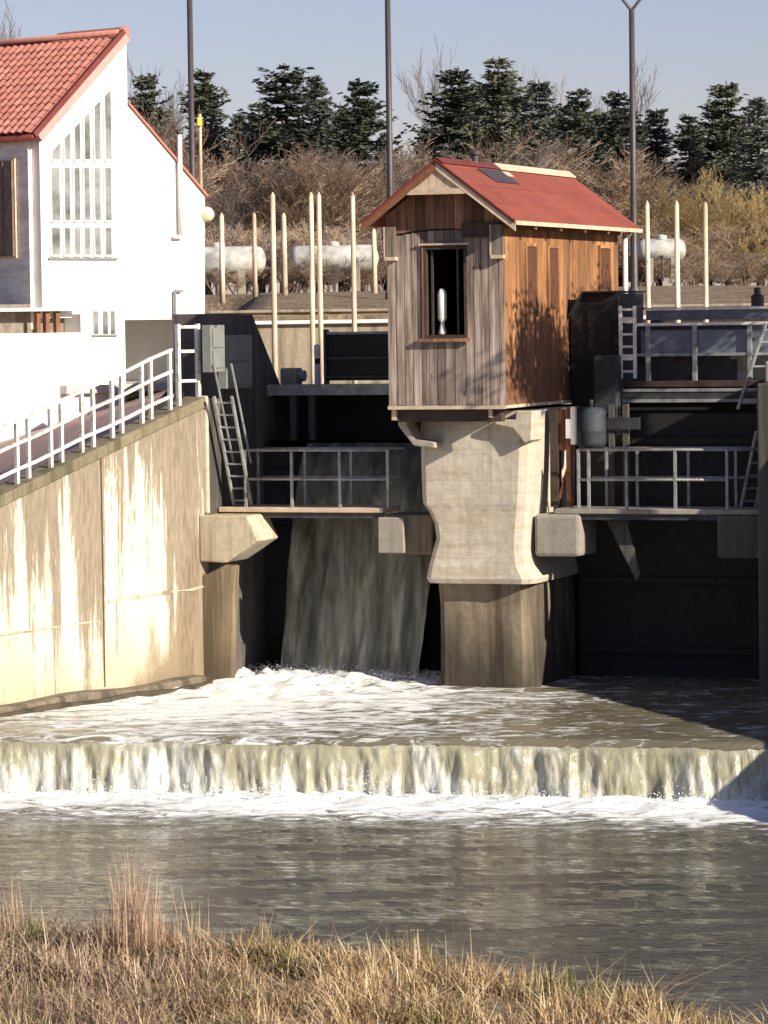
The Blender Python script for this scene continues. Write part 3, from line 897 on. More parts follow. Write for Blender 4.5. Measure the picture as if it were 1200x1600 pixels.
# left gate bridge
t_ = thing('gate_bridge', WF.p(-3, 3, 4.7), 'dark steel hoist bridge over the left bay behind the hut', 'bridge', 'hoist bridges over the bays')
MB().box(WF, -4.80, -1.0, 2.85, 2.95, 4.80, 4.99).build('front_girder', M['steel'], t_)
MB().box(WF, -4.80, -1.0, 2.96, 4.2, 4.86, 4.97).build('deck', M['dark_wood'], t_)
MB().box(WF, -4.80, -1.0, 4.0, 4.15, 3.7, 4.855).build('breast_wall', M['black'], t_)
a0, a1 = WF.onb(510, 520, 3.0)[0], -1.2
MB().box(WF, a0, a1, 3.05, 3.12, 5.05, 5.88).build('black_panel', M['black'], t_)
for z in (5.09, 5.42, 5.86):
    MB().box(WF, a0 - 0.03, a1, 3.0, 3.047, z, z + 0.045).build('panel_rail', M['steel_dark'] if z < 5.8 else M['steel'], t_)
MB().box(WF, a0 - 0.05, a0 + 0.0, 2.97, 3.13, 4.98, 5.95).build('panel_post', M['steel_dark'], t_)
for u in (-4.35, -4.0):
    MB().box(WF, u, u + 0.12, 2.80, 2.92, 4.0, 4.795).build('hanger', M['steel_dark'], t_)
# right gate bridge
t_ = thing('gate_bridge', WF.p(3, 3, 4.7), 'blue-grey steel hoist bridge with railing over the right bay', 'bridge', 'hoist bridges over the bays')
MB().box(WF, 1.62, 4.715, 2.85, 2.93, 4.82, 4.87).build('girder_flange', M['steel'], t_)
MB().box(WF, 1.62, 4.715, 2.87, 2.93, 4.70, 4.815).build('girder_web', M['steel_dark'], t_)
MB().box(WF, 1.62, 4.715, 2.80, 2.93, 4.64, 4.695).build('girder_flange', M['steel'], t_)
MB().box(WF, 1.62, 4.715, 2.94, 4.4, 4.90, 5.0).build('deck', M['dark_wood'], t_)
b0 = 2.0
for u in (WF.onb(1013, 540, 3)[0], WF.onb(1086, 540, 3)[0], WF.onb(1172, 540, 3)[0]):
    MB().box(WF, u - 0.035, u + 0.035, 2.95, 3.02, 5.003, 5.93).build('railing_post', M['steel'], t_)
MB().box(WF, 1.95, 4.6, 2.95, 3.0, 5.935, 5.985).build('top_rail', M['white_paint'], t_)
MB().box(WF, 1.95, 4.6, 2.96, 2.99, 5.42, 5.47).build('mid_rail', M['steel'], t_)
MB().box(WF, 2.0, 4.6, 3.03, 3.05, 5.44, 5.86).build('infill_panel', M['steel_blue'], t_)
MB().box(WF, 1.95, 4.9, 3.55, 3.95, 6.03, 6.20).build('hoist_beam', M['steel_blue'], t_)
MB().box(WF, 1.95, 4.9, 3.50, 3.98, 6.203, 6.245).build('hoist_cap', M['white_paint'], t_)
for u in (2.0, 4.6):
    MB().box(WF, u, u + 0.15, 3.6, 3.9, 5.003, 6.027).build('hoist_post', M['steel_dark'], t_)
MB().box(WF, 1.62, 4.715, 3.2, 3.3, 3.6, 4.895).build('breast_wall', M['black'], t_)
MB().box(WF, 1.75, 4.8, 3.42, 3.48, 5.003, 5.98).build('machine_screen', M['steel_dark'], t_)
u = WF.onb(1183, 465, 3.7)[0]
t_ = tag(MB().lathe(WF.p(u, 3.72, 6.247), [(0.11, 0), (0.11, 0.18), (0.06, 0.2), (0.06, 0.3), (0.02, 0.32)], 12).build('hoist_motor', M['steel_dark'], smooth=False), 'small dark hoist motor standing on the bridge beam at the right', 'motor')
# white caged ladder beside the black shed
t_ = thing('cage_ladder', WF.p(1.8, 2.8, 5.0), 'small white ladder frame between the black shed and the right bridge', 'ladder')
l0, l1 = WF.onb(972, 500, 2.9)[0], WF.onb(994, 500, 2.9)[0]
for u in (l0, l1):
    MB().box(WF, u - 0.025, u + 0.025, 2.78, 2.83, 5.05, 6.28).build('stile', M['white_paint'], t_)
for k in range(6):
    z = 5.15 + 0.21 * k
    MB().box(WF, l0 + 0.026, l1 - 0.026, 2.79, 2.82, z, z + (0.10 if k in (1, 4) else 0.04)).build('rung', M['white_paint'], t_)
# things under the hut on the right of the pier
t_ = thing('rusty_gate_guide', WF.p(1.2, 1.4, 3), 'rusty steel guide frame hanging beside the pier under the hut', 'steel frame')
MB().box(WF, 1.02, 1.16, 0.9, 1.1, 2.96, 4.6).build('upright', M['dark_wood'], t_)
MB().box(WF, 1.30, 1.38, 0.9, 1.05, 2.96, 4.62).build('upright', M['rust'], t_)
MB().box(WF, 1.17, 1.29, 0.93, 1.02, 3.9, 4.58).build('rust_plate', M['rust'], t_)
MB().tube(WF.p(1.42, 0.95, 3.95), WF.p(1.16, 0.95, 3.1), 0.03, n=6).build('brace', M['rust'], t_)
MB().box(WF, 1.39, 1.47, 0.88, 0.96, 4.0, 4.62).build('white_bracket', M['white_paint'], t_)
MB().box(WF, 1.31, 1.385, 0.86, 0.895, 4.1, 4.42).build('white_bracket', M['white_paint'], t_)
t_ = thing('steel_drum', WF.p(1.75, 1.6, 3.9), 'blue-grey steel drum hanging beside the rusty frame right of the pier', 'drum')
u0, u1 = WF.onb(901, 660, 1.6)[0], WF.onb(946, 660, 1.6)[0]
cx, rr = (u0 + u1) / 2, (u1 - u0) / 2
MB().lathe(WF.p(cx, 1.6, 3.92), [(rr * 0.75, 0), (rr * 0.95, 0.04), (rr, 0.1), (rr, 0.26), (rr * 1.03, 0.28), (rr, 0.3), (rr, 0.6), (rr * 0.9, 0.68)], 20).build('shell', M['drum_blue'], t_, smooth=True)
MB().tube(WF.p(cx, 1.6, 4.6), WF.p(cx, 1.6, 4.72), 0.04, n=8).build('hanger', M['steel_dark'], t_)
t_ = thing('hoist_rods', WF.p(2.3, 2.4, 3), 'pair of dark steel hoist rods with clamps in the right bay', 'hoist')
for u in (WF.onb(958, 700, 2.4)[0], WF.onb(980, 700, 2.4)[0]):
    MB().box(WF, u - 0.045, u + 0.045, 2.3, 2.4, 2.5, 4.63).build('rod', M['steel'] if u > 2 else M['dark_conc'], t_)
MB().box(WF, WF.onb(952, 640, 2.4)[0], WF.onb(1003, 640, 2.4)[0], 2.25, 2.295, 4.2, 4.4).build('clamp', M['steel_dark'], t_)
# broken timber hanging below the right walkway
t_ = tag(MB().hexa([WF.p(1.95, 0.9, 2.74), WF.p(2.3, 0.9, 2.74), WF.p(2.3, 1.0, 2.74), WF.p(1.95, 1.0, 2.74), WF.p(1.80, 0.9, 2.76), WF.p(2.35, 0.9, 2.765), WF.p(2.35, 1.0, 2.765), WF.p(1.80, 1.0, 2.76)]).bpoly(WF, [(1.98, 2.735), (2.32, 2.735), (2.55, 1.85), (2.48, 1.75)], 0.92, 0.99).build('hanging_strut', M['dark_conc']),
         'pointed dark strut slanting down below the right walkway', 'strut')

# ------------------------------------------------------------------ the wooden hut
H0, H1, HV0, HV1, HZ = -1.30, 0.72, -0.5, 6.06, 4.69
EZ, RZ, RU = 7.69, 8.68, -0.29                      # eaves, ridge
hut = thing('gate_hut', WF.p(RU, 2.5, HZ), 'small wooden gate hut with red roof perched on the middle pier', 'hut')
def under_roof(u):                                   # z of the roof's underside above u
    return RZ - 0.09 - abs(u - RU) * (RZ - EZ) / 1.30
w0, w1, wz0, wz1 = -0.62, 0.05, 5.83, 7.25          # window in the front
sh = MB()
for (a0, a1, z0, z1) in ((H0 + 0.03, w0, HZ + 0.02, 7.55), (w1, H1 - 0.03, HZ + 0.02, 7.55), (w0, w1, HZ + 0.02, wz0), (w0, w1, wz1, 7.55)):
    sh.box(WF, a0, a1, HV0 + 0.03, HV0 + 0.06, z0, z1)
sh.box(WF, H0 + 0.03, H0 + 0.06, HV0 + 0.061, HV1, HZ + 0.02, 7.55)
sh.box(WF, H1 - 0.06, H1 - 0.03, HV0 + 0.061, HV1, HZ + 0.02, 7.55)
sh.box(WF, H0 + 0.061, H1 - 0.061, HV1 - 0.05, HV1 - 0.01, HZ + 0.02, 7.55)
sh.build('inner_wall', M['interior'], hut)
MB().box(WF, H0, H1, HV0 + 0.001, HV1, HZ - 0.06, HZ + 0.018).build('floor', M['dark_wood'], hut)
MB().box(WF, H0 + 0.12, H1 - 0.12, HV0 + 0.12, HV0 + 0.32, HZ - 0.27, HZ - 0.063).build('floor_beam', M['dark_wood'], hut, bevel=0.01)
MB().box(WF, H0 + 0.02, H0 + 0.10, HV0 + 0.06, HV0 + 0.16, HZ - 0.24, HZ - 0.063).build('beam_end', M['trim_pale'], hut)
MB().box(WF, 0.40, 0.46, HV0 + 0.06, HV0 + 0.12, HZ - 0.2, HZ - 0.063).build('beam_end', M['trim_pale'], hut)
MB().box(WF, H0 - 0.01, H1 + 0.005, HV0 - 0.03, HV0 - 0.001, HZ - 0.062, HZ - 0.003).build('front_sill', M['trim_pale'], hut)
MB().box(WF, H1 + 0.004, H1 + 0.03, HV0, HV1, HZ - 0.05, HZ + 0.0).build('side_sill', M['trim_pale'], hut)
# front boards
edges = [H0]
while edges[-1] < H1 - 0.1:
    edges.append(edges[-1] + rnd.uniform(0.125, 0.175))
edges[-1] = H1
def board(pts, mat, name='plank', d=0.0):
    MB().bpoly(WF, pts, HV0 + d, HV0 + 0.027 + d).build(name, mat, hut)
for a0, a1 in zip(edges, edges[1:]):
    x0, x1 = a0 + 0.006, a1 - 0.006
    d = rnd.uniform(-0.014, 0.0)
    low = HZ + rnd.uniform(-0.01, 0.01)
    split = 7.45 + 0.10 * math.sin((a0 - H0) * 1.6)
    tops = [(x1, split), (x0, split)]
    if x1 > w0 and x0 < w1:
        if x0 < w0 - 0.03:
            board([(x0, low), (w0 - 0.003, low)] + [(w0 - 0.003, split), (x0, split)], M['plank_grey'], d=d); x0 = w0
        if x1 > w1 + 0.03:
            board([(w1 + 0.003, low), (x1, low), (x1, split), (w1 + 0.003, split)], M['plank_grey'], d=d); x1 = w1
        board([(x0, low), (x1, low), (x1, wz0 - 0.002), (x0, wz0 - 0.002)], M['plank_grey'], d=d)
        board([(x0, wz1 + 0.002), (x1, wz1 + 0.002), (x1, split), (x0, split)], M['plank_grey'], d=d)
    else:
        board([(x0, low), (x1, low)] + tops, M['plank_grey'], d=d)
# arched reddish boards above the grey ones, up to the roof
e2 = [H0 + (H1 - H0) * i / 12 for i in range(13)]
for a0, a1 in zip(e2, e2[1:]):
    x0, x1 = a0 + 0.003, a1 - 0.003
    s0, s1 = [7.455 + 0.10 * math.sin((a - H0) * 1.6) + 0.02 for a in (x0, x1)]
    pts = [(x0, s0), (x1, s1), (x1, under_roof(x1) - 0.01)]
    if x0 < RU < x1:
        pts.append((RU, under_roof(RU) - 0.01))
    pts.append((x0, under_roof(x0) - 0.01))
    board(pts, M['plank_red'], d=rnd.uniform(-0.004, 0.0))
MB().box(WF, RU + 0.30, H1 - 0.02, HV0 - 0.05, HV0 - 0.012, 7.42, 7.66).build('cross_board', M['dark_wood'], hut)
# side boards
ed = [HV0 + 0.001]
while ed[-1] < HV1 - 0.12:
    ed.append(ed[-1] + rnd.uniform(0.15, 0.24))
ed[-1] = HV1
slots = []
for (x0, x1, y0, y1) in ((820, 836, 385, 490), (855, 870, 388, 482), (935, 950, 388, 452)):
    b0, z1 = WF.ona(x0, y0, H1)
    b1, z0 = WF.ona(x1, y1, H1)
    slots.append((b0, b1, z0, z1))
for a0, a1 in zip(ed, ed[1:]):
    d = rnd.uniform(0, 0.006)
    zt = under_roof(H1) + 0.02
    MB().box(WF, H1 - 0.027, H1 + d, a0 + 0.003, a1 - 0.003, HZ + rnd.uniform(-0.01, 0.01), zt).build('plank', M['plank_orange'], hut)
    MB().box(WF, H0 + 0.0, H0 + 0.027, a0 + 0.003 + 0.03, a1 - 0.003 + 0.03, HZ, zt).build('plank', M['plank_grey'], hut)
for a0, a1 in zip(edges[::2], edges[2::2] + [H1]):
    if a1 - a0 > 0.02:
        MB().box(WF, a0 + 0.003, a1 - 0.003, HV1 - 0.008, HV1 + 0.018, HZ, 7.7).build('plank', M['plank_grey'], hut)
for (b0, b1, z0, z1) in slots:
    sh_ = MB().box(WF, H1 + 0.007, H1 + 0.022, b0, b1, z0, z1).build('shutter', M['shutter'], hut)
    for (q0, q1, r0, r1) in ((b0 - 0.06, b0 - 0.003, z0 - 0.05, z1 + 0.05), (b1 + 0.003, b1 + 0.06, z0 - 0.05, z1 + 0.05)):
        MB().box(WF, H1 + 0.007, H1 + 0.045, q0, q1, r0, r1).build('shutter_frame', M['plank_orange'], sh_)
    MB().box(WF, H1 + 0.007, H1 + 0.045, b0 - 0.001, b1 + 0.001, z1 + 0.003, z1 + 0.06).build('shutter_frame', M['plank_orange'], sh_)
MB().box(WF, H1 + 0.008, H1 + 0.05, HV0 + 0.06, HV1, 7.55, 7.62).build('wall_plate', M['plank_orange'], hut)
# front window
win = MB()
fw = 0.035
for (a0, a1, z0, z1) in ((w0 - fw, w0 + 0.012, wz0 - 0.06, wz1 + 0.06), (w1 - 0.012, w1 + fw, wz0 - 0.06, wz1 + 0.06), (w0 + 0.0125, w1 - 0.0125, wz1 - 0.012, wz1 + 0.06), (w0 + 0.0125, w1 - 0.0125, wz0 - 0.06, wz0 + 0.012)):
    win.box(WF, a0, a1, HV0 - 0.04, HV0 + 0.10, z0, z1)
wo = win.build('window', M['dark_wood'], hut)
MB().box(WF, w0 - fw - 0.035, w0 - fw - 0.002, HV0 - 0.045, HV0 - 0.001, wz0 - 0.06, wz1 + 0.05).build('jamb_trim', M['plank_red'], wo)
MB().box(WF, w0 + 0.013, w1 - 0.013, HV0 + 0.07, HV0 + 0.078, wz0 + 0.013, wz1 - 0.013)
MB().box(WF, w0 + 0.07, w0 + 0.105, HV0 + 0.03, HV0 + 0.065, wz0 + 0.013, wz1 - 0.013).build('casement_bar', M['dark_wood'], wo)
MB().box(WF, w1 - 0.16, w1 - 0.125, HV0 + 0.03, HV0 + 0.065, wz0 + 0.013, wz1 - 0.013).build('casement_bar', M['dark_wood'], wo)
MB().box(WF, w0 - 0.12, w1 + 0.10, HV0 - 0.10, HV0 - 0.041, wz0 - 0.10, wz0 - 0.045).build('sill', M['plank_red'], wo)
MB().box(WF, w0 - 0.10, w1 + 0.08, HV0 - 0.07, HV0 - 0.041, wz1 + 0.055, wz1 + 0.085).build('head_board', M['trim_pale'], wo)
la = WF.onb(692, 470, HV0 + 0.2)[0]
tl = thing('window_bright_form', WF.p(la, HV0 + 0.16, wz0 + 0.013), 'tall pale form added for the bright view through the hut window', 'bright form')  # pale solid standing in for brightness seen through the window
MB().lathe(WF.p(la, HV0 + 0.16, wz0 + 0.013), [(0.055, 0), (0.075, 0.03), (0.05, 0.10), (0.035, 0.20), (0.075, 0.27), (0.078, 0.66), (0.06, 0.72), (0.03, 0.76)], 14).build('body', M['white_paint'], tl, smooth=True)
MB().box(WF, la - 0.10, la + 0.10, HV0 + 0.101, HV0 + 0.28, wz0 - 0.03, wz0 + 0.012).build('inner_shelf', M['dark_wood'], hut)
# roof
RV0, RV1 = -0.92, 6.45
EUL, EUR = RU - 1.30, RU + 1.34
def slope(e, name):
    k = (RZ - EZ) / 1.30
    s = 1 if e > RU else -1
    ze = RZ - k * abs(e - RU)
    mb = MB()
    mb.bpoly(WF, [(RU, RZ), (e, ze), (e, ze - 0.05), (RU, RZ - 0.05)] if s > 0 else [(RU, RZ - 0.05), (e, ze - 0.05), (e, ze), (RU, RZ)], RV0, RV1)
    return mb.build(name, M['roof_red'], hut)
rR = slope(EUR, 'roof')
rL = slope(EUL, 'roof')
kz = (RZ - EZ) / 1.30
for s, e in ((1, EUR), (-1, EUL)):
    ze = RZ - kz * abs(e - RU)
    pts = [(RU + s * 0.001, RZ - 0.053), (e, ze - 0.053), (e, ze - 0.16), (RU + s * 0.001, RZ - 0.165)]
    pts2 = pts if s < 0 else pts[::-1]
    MB().bpoly(WF, pts2, RV0, RV0 + 0.03).build('verge_board', M['trim_pale'] if s > 0 else M['trim_brown'], hut)
    MB().bpoly(WF, [(RU, RZ + 0.012), (e, ze + 0.012), (e, ze - 0.012), (RU, RZ - 0.012)][::s], RV0 - 0.03, RV0 - 0.002).build('verge_trim', M['fascia'], hut)
    MB().box(WF, min(e, e + s * 0.025), max(e, e + s * 0.025), RV0, RV1, ze - 0.06, ze + 0.008).build('gutter_edge', M['trim_pale'], hut)
    for v in (0.2, 1.6, 3.0, 4.4, 5.8):                                   # rafter tails
        pts = [(RU + s * 0.95, RZ - kz * 0.95 - 0.053), (e - s * 0.01, ze - 0.053), (e - s * 0.01, ze - 0.12), (RU + s * 0.95, RZ - kz * 0.95 - 0.14)]
        MB().bpoly(WF, pts if s < 0 else pts[::-1], v, v + 0.07).build('rafter', M['trim_brown'], hut)
# pale boarded gable point flush with the verge
zb = 8.19
hw = (RZ - 0.17 - zb) / kz
for i in range(6):
    a0, a1 = RU - hw + 2 * hw * i / 6 + 0.003, RU - hw + 2 * hw * (i + 1) / 6 - 0.003
    f = lambda a: RZ - 0.168 - kz * abs(a - RU)
    pts = [(a0, zb), (a1, zb), (a1, max(zb + 0.01, f(a1)))]
    pts.append((a0, max(zb + 0.01, f(a0))))
    MB().bpoly(WF, pts, RV0 + 0.035, RV0 + 0.055).build('gable_board', M['trim_pale'], hut)
MB().box(WF, RU - hw - 0.08, RU + hw + 0.08, RV0 + 0.004, RV0 + 0.034, zb - 0.07, zb + 0.02).build('gable_tie', M['trim_pale'], hut)
for a0, a1 in ((H0 - 0.0, H0 + 0.17), (H1 - 0.19, H1 + 0.005)):
    bk = MB().box(WF, a0, a1, HV0 - 0.10, HV0 - 0.012, 7.13, 7.62).build('eave_bracket', M['plank_grey'], hut)
    MB().box(WF, a0, a1 + 0.02, HV0 - 0.13, HV0 - 0.011, 7.07, 7.127).build('bracket_foot', M['trim_pale'], bk)
    MB().box(WF, a0 - 0.018, a0 - 0.002, HV0 - 0.11, HV0 - 0.012, 7.13, 7.62).build('bracket_edge', M['trim_pale'], bk)
# ridge cap, dark roof patch and stub
MB().bpoly(WF, [(RU - 0.13, RZ - 0.065), (RU, RZ + 0.035), (RU + 0.13, RZ - 0.065), (RU + 0.13, RZ - 0.045), (RU, RZ + 0.055), (RU - 0.13, RZ - 0.045)], 2.1, RV1).build('ridge_cap', M['trim_pale'], hut)
MB().bpoly(WF, [(RU - 0.11, RZ - 0.055), (RU, RZ + 0.03), (RU + 0.11, RZ - 0.055), (RU + 0.11, RZ - 0.045), (RU, RZ + 0.045), (RU - 0.11, RZ - 0.045)], RV0 + 0.02, 2.09).build('ridge_cap', M['fascia'], hut)
def on_roof(u, v, h):
    n_ = Vector((kz, 1.0)).normalized()
    return WF.p(u + n_.x * h, v, RZ - kz * (u - RU) + n_.y * h)
def roof_sheet(u0, u1, v0, v1, name, mat, skew=0.0):
    mb = MB()
    mb.hexa([on_roof(u0, v0, 0.016), on_roof(u1, v0 + skew, 0.016), on_roof(u1, v1 + skew, 0.016), on_roof(u0, v1, 0.016),
             on_roof(u0, v0, 0.03), on_roof(u1, v0 + skew, 0.03), on_roof(u1, v1 + skew, 0.03), on_roof(u0, v1, 0.03)])
    return mb.build(name, mat, rR)
def felt(u0, u1, v0, v1, h0, h1):
    MB().hexa([on_roof(u0, v0, 0.002), on_roof(u1, v0, 0.002), on_roof(u1, v1, 0.002), on_roof(u0, v1, 0.002),
               on_roof(u0, v0, h0), on_roof(u1, v0, h1), on_roof(u1, v1, h1), on_roof(u0, v1, h0)]).build('felt_course', M['roof_red'], rR)
ue = [RU + 0.14, RU + 0.56, RU + 0.96, EUR - 0.01]
for k in range(3):                                  # red sheets lapped over one another, each course in lengths
    cuts = [RV0 + 0.01, 0.9 + 0.7 * k, 3.6 - 0.4 * k, RV1 - 0.01]
    for v0, v1 in zip(cuts, cuts[1:]):
        felt(ue[k] - (0.03 if k else 0), ue[k + 1], v0, v1 - 0.006, 0.004 + 0.0005 * k, 0.013)
roof_sheet(RU + 0.14, RU + 0.44, 0.75, 1.95, 'dark_patch', M['pole'], 0.15)  # dark piece on the slope near the ridge
roof_sheet(RU + 0.16, RU + 0.26, 2.0, 2.35, 'flashing_strip', M['trim_pale'], 0.0)
MB().lathe(WF.p(RU - 0.02, 1.15, RZ - 0.02), [(0.06, 0), (0.06, 0.16), (0.1, 0.18), (0.1, 0.23), (0.03, 0.26)], 12).build('vent_stub', M['pole'], hut)
# corner pole at the rear of the hut
tag(MB().tube(WF.p(H1 + 0.12, 6.12, 4.3), WF.p(H1 + 0.12, 6.12, 7.60), 0.045, n=8).build('downpipe', M['white_paint'], smooth=True), 'straight white downpipe at the rear corner of the hut', 'pipe')
# black lean-to at the hut's side
t_ = thing('lean_to_shed', WF.p(1.2, 3.6, 4.7), 'black bitumen covered lean-to box against the orange side of the hut', 'shed')
MB().bpoly(WF, [(0.76, 4.55), (1.60, 4.55), (1.60, 6.50), (0.98, 6.50), (0.76, 6.30)], 3.0, 4.6).build('body', M['black'], t_)
MB().bpoly(WF, [(0.78, 6.11), (1.02, 6.512), (1.62, 6.512), (1.62, 6.545), (1.0, 6.545), (0.74, 6.12)], 2.88, 4.7).build('cover', M['black'], t_)
MB().box(WF, 1.08, 1.50, 2.96, 2.997, 4.7, 6.2).build('hatch', M['black'], t_)
tag(MB().box(WF, 1.30, 1.72, 2.5, 2.95, 4.25, 5.45).build('gear_box', M['steel_dark'], bevel=0.03), 'dark gear box in front of the black lean-to', 'gear box')
# small things upstream of the left bridge
p_ = WF.p(*[WF.onb(496, 575, 3.6)[0], 3.6, 4.975])
t_ = thing('marker_post', p_, 'short white post with dark bands on the left hoist bridge', 'post')
MB().lathe(p_, [(0.06, 0), (0.06, 0.36)], 12).build('lower_post', M['white_paint'], t_)
MB().lathe(p_ + Vector((0, 0, 0.362)), [(0.055, 0), (0.055, 0.1)], 12).build('band', M['black'], t_)
MB().lathe(p_ + Vector((0, 0, 0.464)), [(0.06, 0), (0.06, 0.22), (0.03, 0.25)], 12).build('upper_post', M['white_paint'], t_)
p_ = WF.p(WF.onb(457, 600, 3.3)[0], 3.3, 4.975)
t_ = thing('winch', p_, 'small grey winch block at the left end of the left hoist bridge', 'winch')
MB().box(Frame(p_, R(-20)), -0.18, 0.14, -0.15, 0.15, 0, 0.30).build('housing', M['grey_conc'], t_, bevel=0.03)
MB().tube(p_ + WF.a * 0.16 - WF.b * 0.05 + Vector((0, 0, 0.16)), p_ + WF.a * 0.26 - WF.b * 0.05 + Vector((0, 0, 0.16)), 0.10, n=14).build('drum', M['steel'], t_)

# ------------------------------------------------------------------ white house at the left
B0 = at(61, 480, 100.0)
B0.z = 0
BF = Frame(B0, R(48))
house = thing('white_house', BF.p(2, 3, 3.4), 'white rendered house with red tiled roof and tall slanted gable window', 'house')
bp = lambda px, py, b=0.0: BF.onb(px, py, b)
eave, peak, drop, low, foot = bp(61, 200), bp(197, 43), bp(199, 163), bp(320, 308), bp(320, 494)
BZ = foot[1]
DEP = 11.0
wx = [80, 94, 100, 110, 115.5, 125.5, 131, 141, 147, 157.5, 163.5, 174.5]
lefts = wx[0::2]; rights = wx[1::2]
def slant(px):                                      # top of the window strips in the picture
    return lerp(238, 140, (px - 80) / (175 - 80))
gw = MB()
pts = [(eave[0], BZ), (foot[0], BZ), (low[0], low[1]), (drop[0], drop[1]), (peak[0], peak[1]), (eave[0], eave[1])]
gw.bpoly(BF, pts, 0.0, 0.30)
gw.build('gable_wall', M['render'], house)
MB().box(BF, -0.03, 0.27, 0.301, DEP, BZ - 0.3, eave[1]).build('eave_wall', M['render_rough'], house)
MB().bpoly(BF, [(0.271, BZ - 0.002), (foot[0] - 0.3, BZ - 0.002), (low[0] - 0.3, low[1] - 0.3), (drop[0], drop[1] - 0.2), (peak[0] - 0.1, peak[1] - 0.4), (0.271, eave[1] - 0.3)], 0.8, DEP - 0.1).build('core', M['render'], house)
# window of tall strips under the verge
gwin = MB()
x_l, x_r = bp(77, 400)[0], bp(178, 400)[0]
zs_ = bp(120, 402)[1]
MB().box(BF, x_l - 0.06, x_r + 0.10, -0.06, -0.001, zs_ - 0.07, zs_ - 0.01).build('window_sill', M['fascia'] if False else M['grey_paint'], house)
rows = [(None, 249), (262, 344), (356, 398)]
for i in range(6):
    for (ya, yb) in rows:
        a0, zb_ = bp(lefts[i], yb)
        a1, _ = bp(rights[i], yb)
        if ya is None:
            z0 = bp(lefts[i], slant(lefts[i]))[1]
            z1 = bp(rights[i], slant(rights[i]))[1]
        else:
            z0 = z1 = bp(lefts[i], ya)[1]
        pane = MB().bpoly(BF, [(a0, zb_), (a1, zb_), (a1, z1), (a0, z0)], -0.012, -0.002).build('pane', M['pane'], house)
        t0 = 0.03
        MB().box(BF, a0 - 0.045, a0 - 0.002, -0.05, -0.001, zb_ - 0.05, z0).build('mullion', M['white_paint'], pane)
        MB().box(BF, a0, a1, -0.045, -0.001, zb_ - 0.06, zb_ - 0.002).build('transom', M['white_paint'], pane)
# verge and main roof
run = peak[0] - eave[0]
rise = peak[1] - eave[1]
sl = math.hypot(run, rise)
def roof_pt(s, b, h):                               # s up the slope from the eave corner, b along the eave, h off the surface
    k = s / sl
    nx_, nz_ = -rise / sl, run / sl
    return BF.p(eave[0] + run * k + nx_ * h, b, eave[1] + rise * k + nz_ * h)
mb = MB()
mb.hexa([roof_pt(-0.35, -0.12, 0.0), roof_pt(sl - 0.4, -0.12, 0.0), roof_pt(sl - 0.4, DEP, 0.0), roof_pt(-0.35, DEP, 0.0),
         roof_pt(-0.35, -0.12, 0.12), roof_pt(sl - 0.4, -0.12, 0.12), roof_pt(sl - 0.4, DEP, 0.12), roof_pt(-0.35, DEP, 0.12)])
roof = mb.build('roof', M['fascia'], house)
mb = MB()
mb.hexa([roof_pt(-0.40, -0.22, 0.0), roof_pt(sl - 0.28, -0.22, 0.0), roof_pt(sl - 0.28, -0.121, 0.0), roof_pt(-0.40, -0.121, 0.0),
         roof_pt(-0.40, -0.22, 0.15), roof_pt(sl - 0.28, -0.22, 0.15), roof_pt(sl - 0.28, -0.121, 0.15), roof_pt(-0.40, -0.121, 0.15)])
mb.build('verge_board', M['fascia'], house)
mb = MB()
mb.hexa([roof_pt(-0.30, -0.20, -0.24), roof_pt(sl - 0.28, -0.20, -0.24), roof_pt(sl - 0.28, -0.003, -0.24), roof_pt(-0.30, -0.003, -0.24),
         roof_pt(-0.30, -0.20, -0.002), roof_pt(sl - 0.28, -0.20, -0.002), roof_pt(sl - 0.28, -0.003, -0.002), roof_pt(-0.30, -0.003, -0.002)])
mb.build('verge_soffit', M['soffit'], house)
MB().tube(roof_pt(-0.42, -0.15, 0.02), roof_pt(-0.42, DEP, 0.02), 0.10, n=10).build('gutter', M['fascia'], house, smooth=True)
# barrel tiles laid one by one
TW, TL = 0.29, 0.37
ncol, nrow = 20, int((sl - 0.4 + 0.35) / 0.315)
tme = None
for i in range(ncol):
    for j in range(nrow):
        s0, b0 = -0.38 + j * 0.315, -0.05 + i * TW
        if tme is None:
            mb = MB()
            prof = [(0.0, 0.0), (0.04, 0.01), (0.09, 0.01), (0.135, 0.042), (0.19, 0.074), (0.245, 0.055), (0.29, 0.01)]
            o0 = roof_pt(s0, b0, 0.12)
            r0, r1 = [], []
            for (b_, h_) in prof:
                r0.append((s0, b0 + b_, 0.155 + h_)); r1.append((s0 + TL, b0 + b_, 0.128 + h_))
            base = [(s, b_, h_ - 0.025) for (s, b_, h_) in r0[::-1]]
            base1 = [(s, b_, h_ - 0.025) for (s, b_, h_) in r1[::-1]]
            mb.prism([roof_pt(*q) for q in r0 + base], [roof_pt(*q) for q in r1 + base1])
            tme = mb.mesh('tile', o0)
            tme.materials.append(M['tile'])
        o = bpy.data.objects.new('tile', tme)
        col.objects.link(o)
        o.parent = roof
        o.location = roof_pt(s0, b0, 0.12 + rnd.uniform(-0.004, 0.004)) - house.location
MB().tube(roof_pt(sl - 0.42, -0.1, 0.14), roof_pt(sl - 0.42, DEP, 0.14), 0.09, n=10).build('ridge', M['tile'], house, smooth=True)
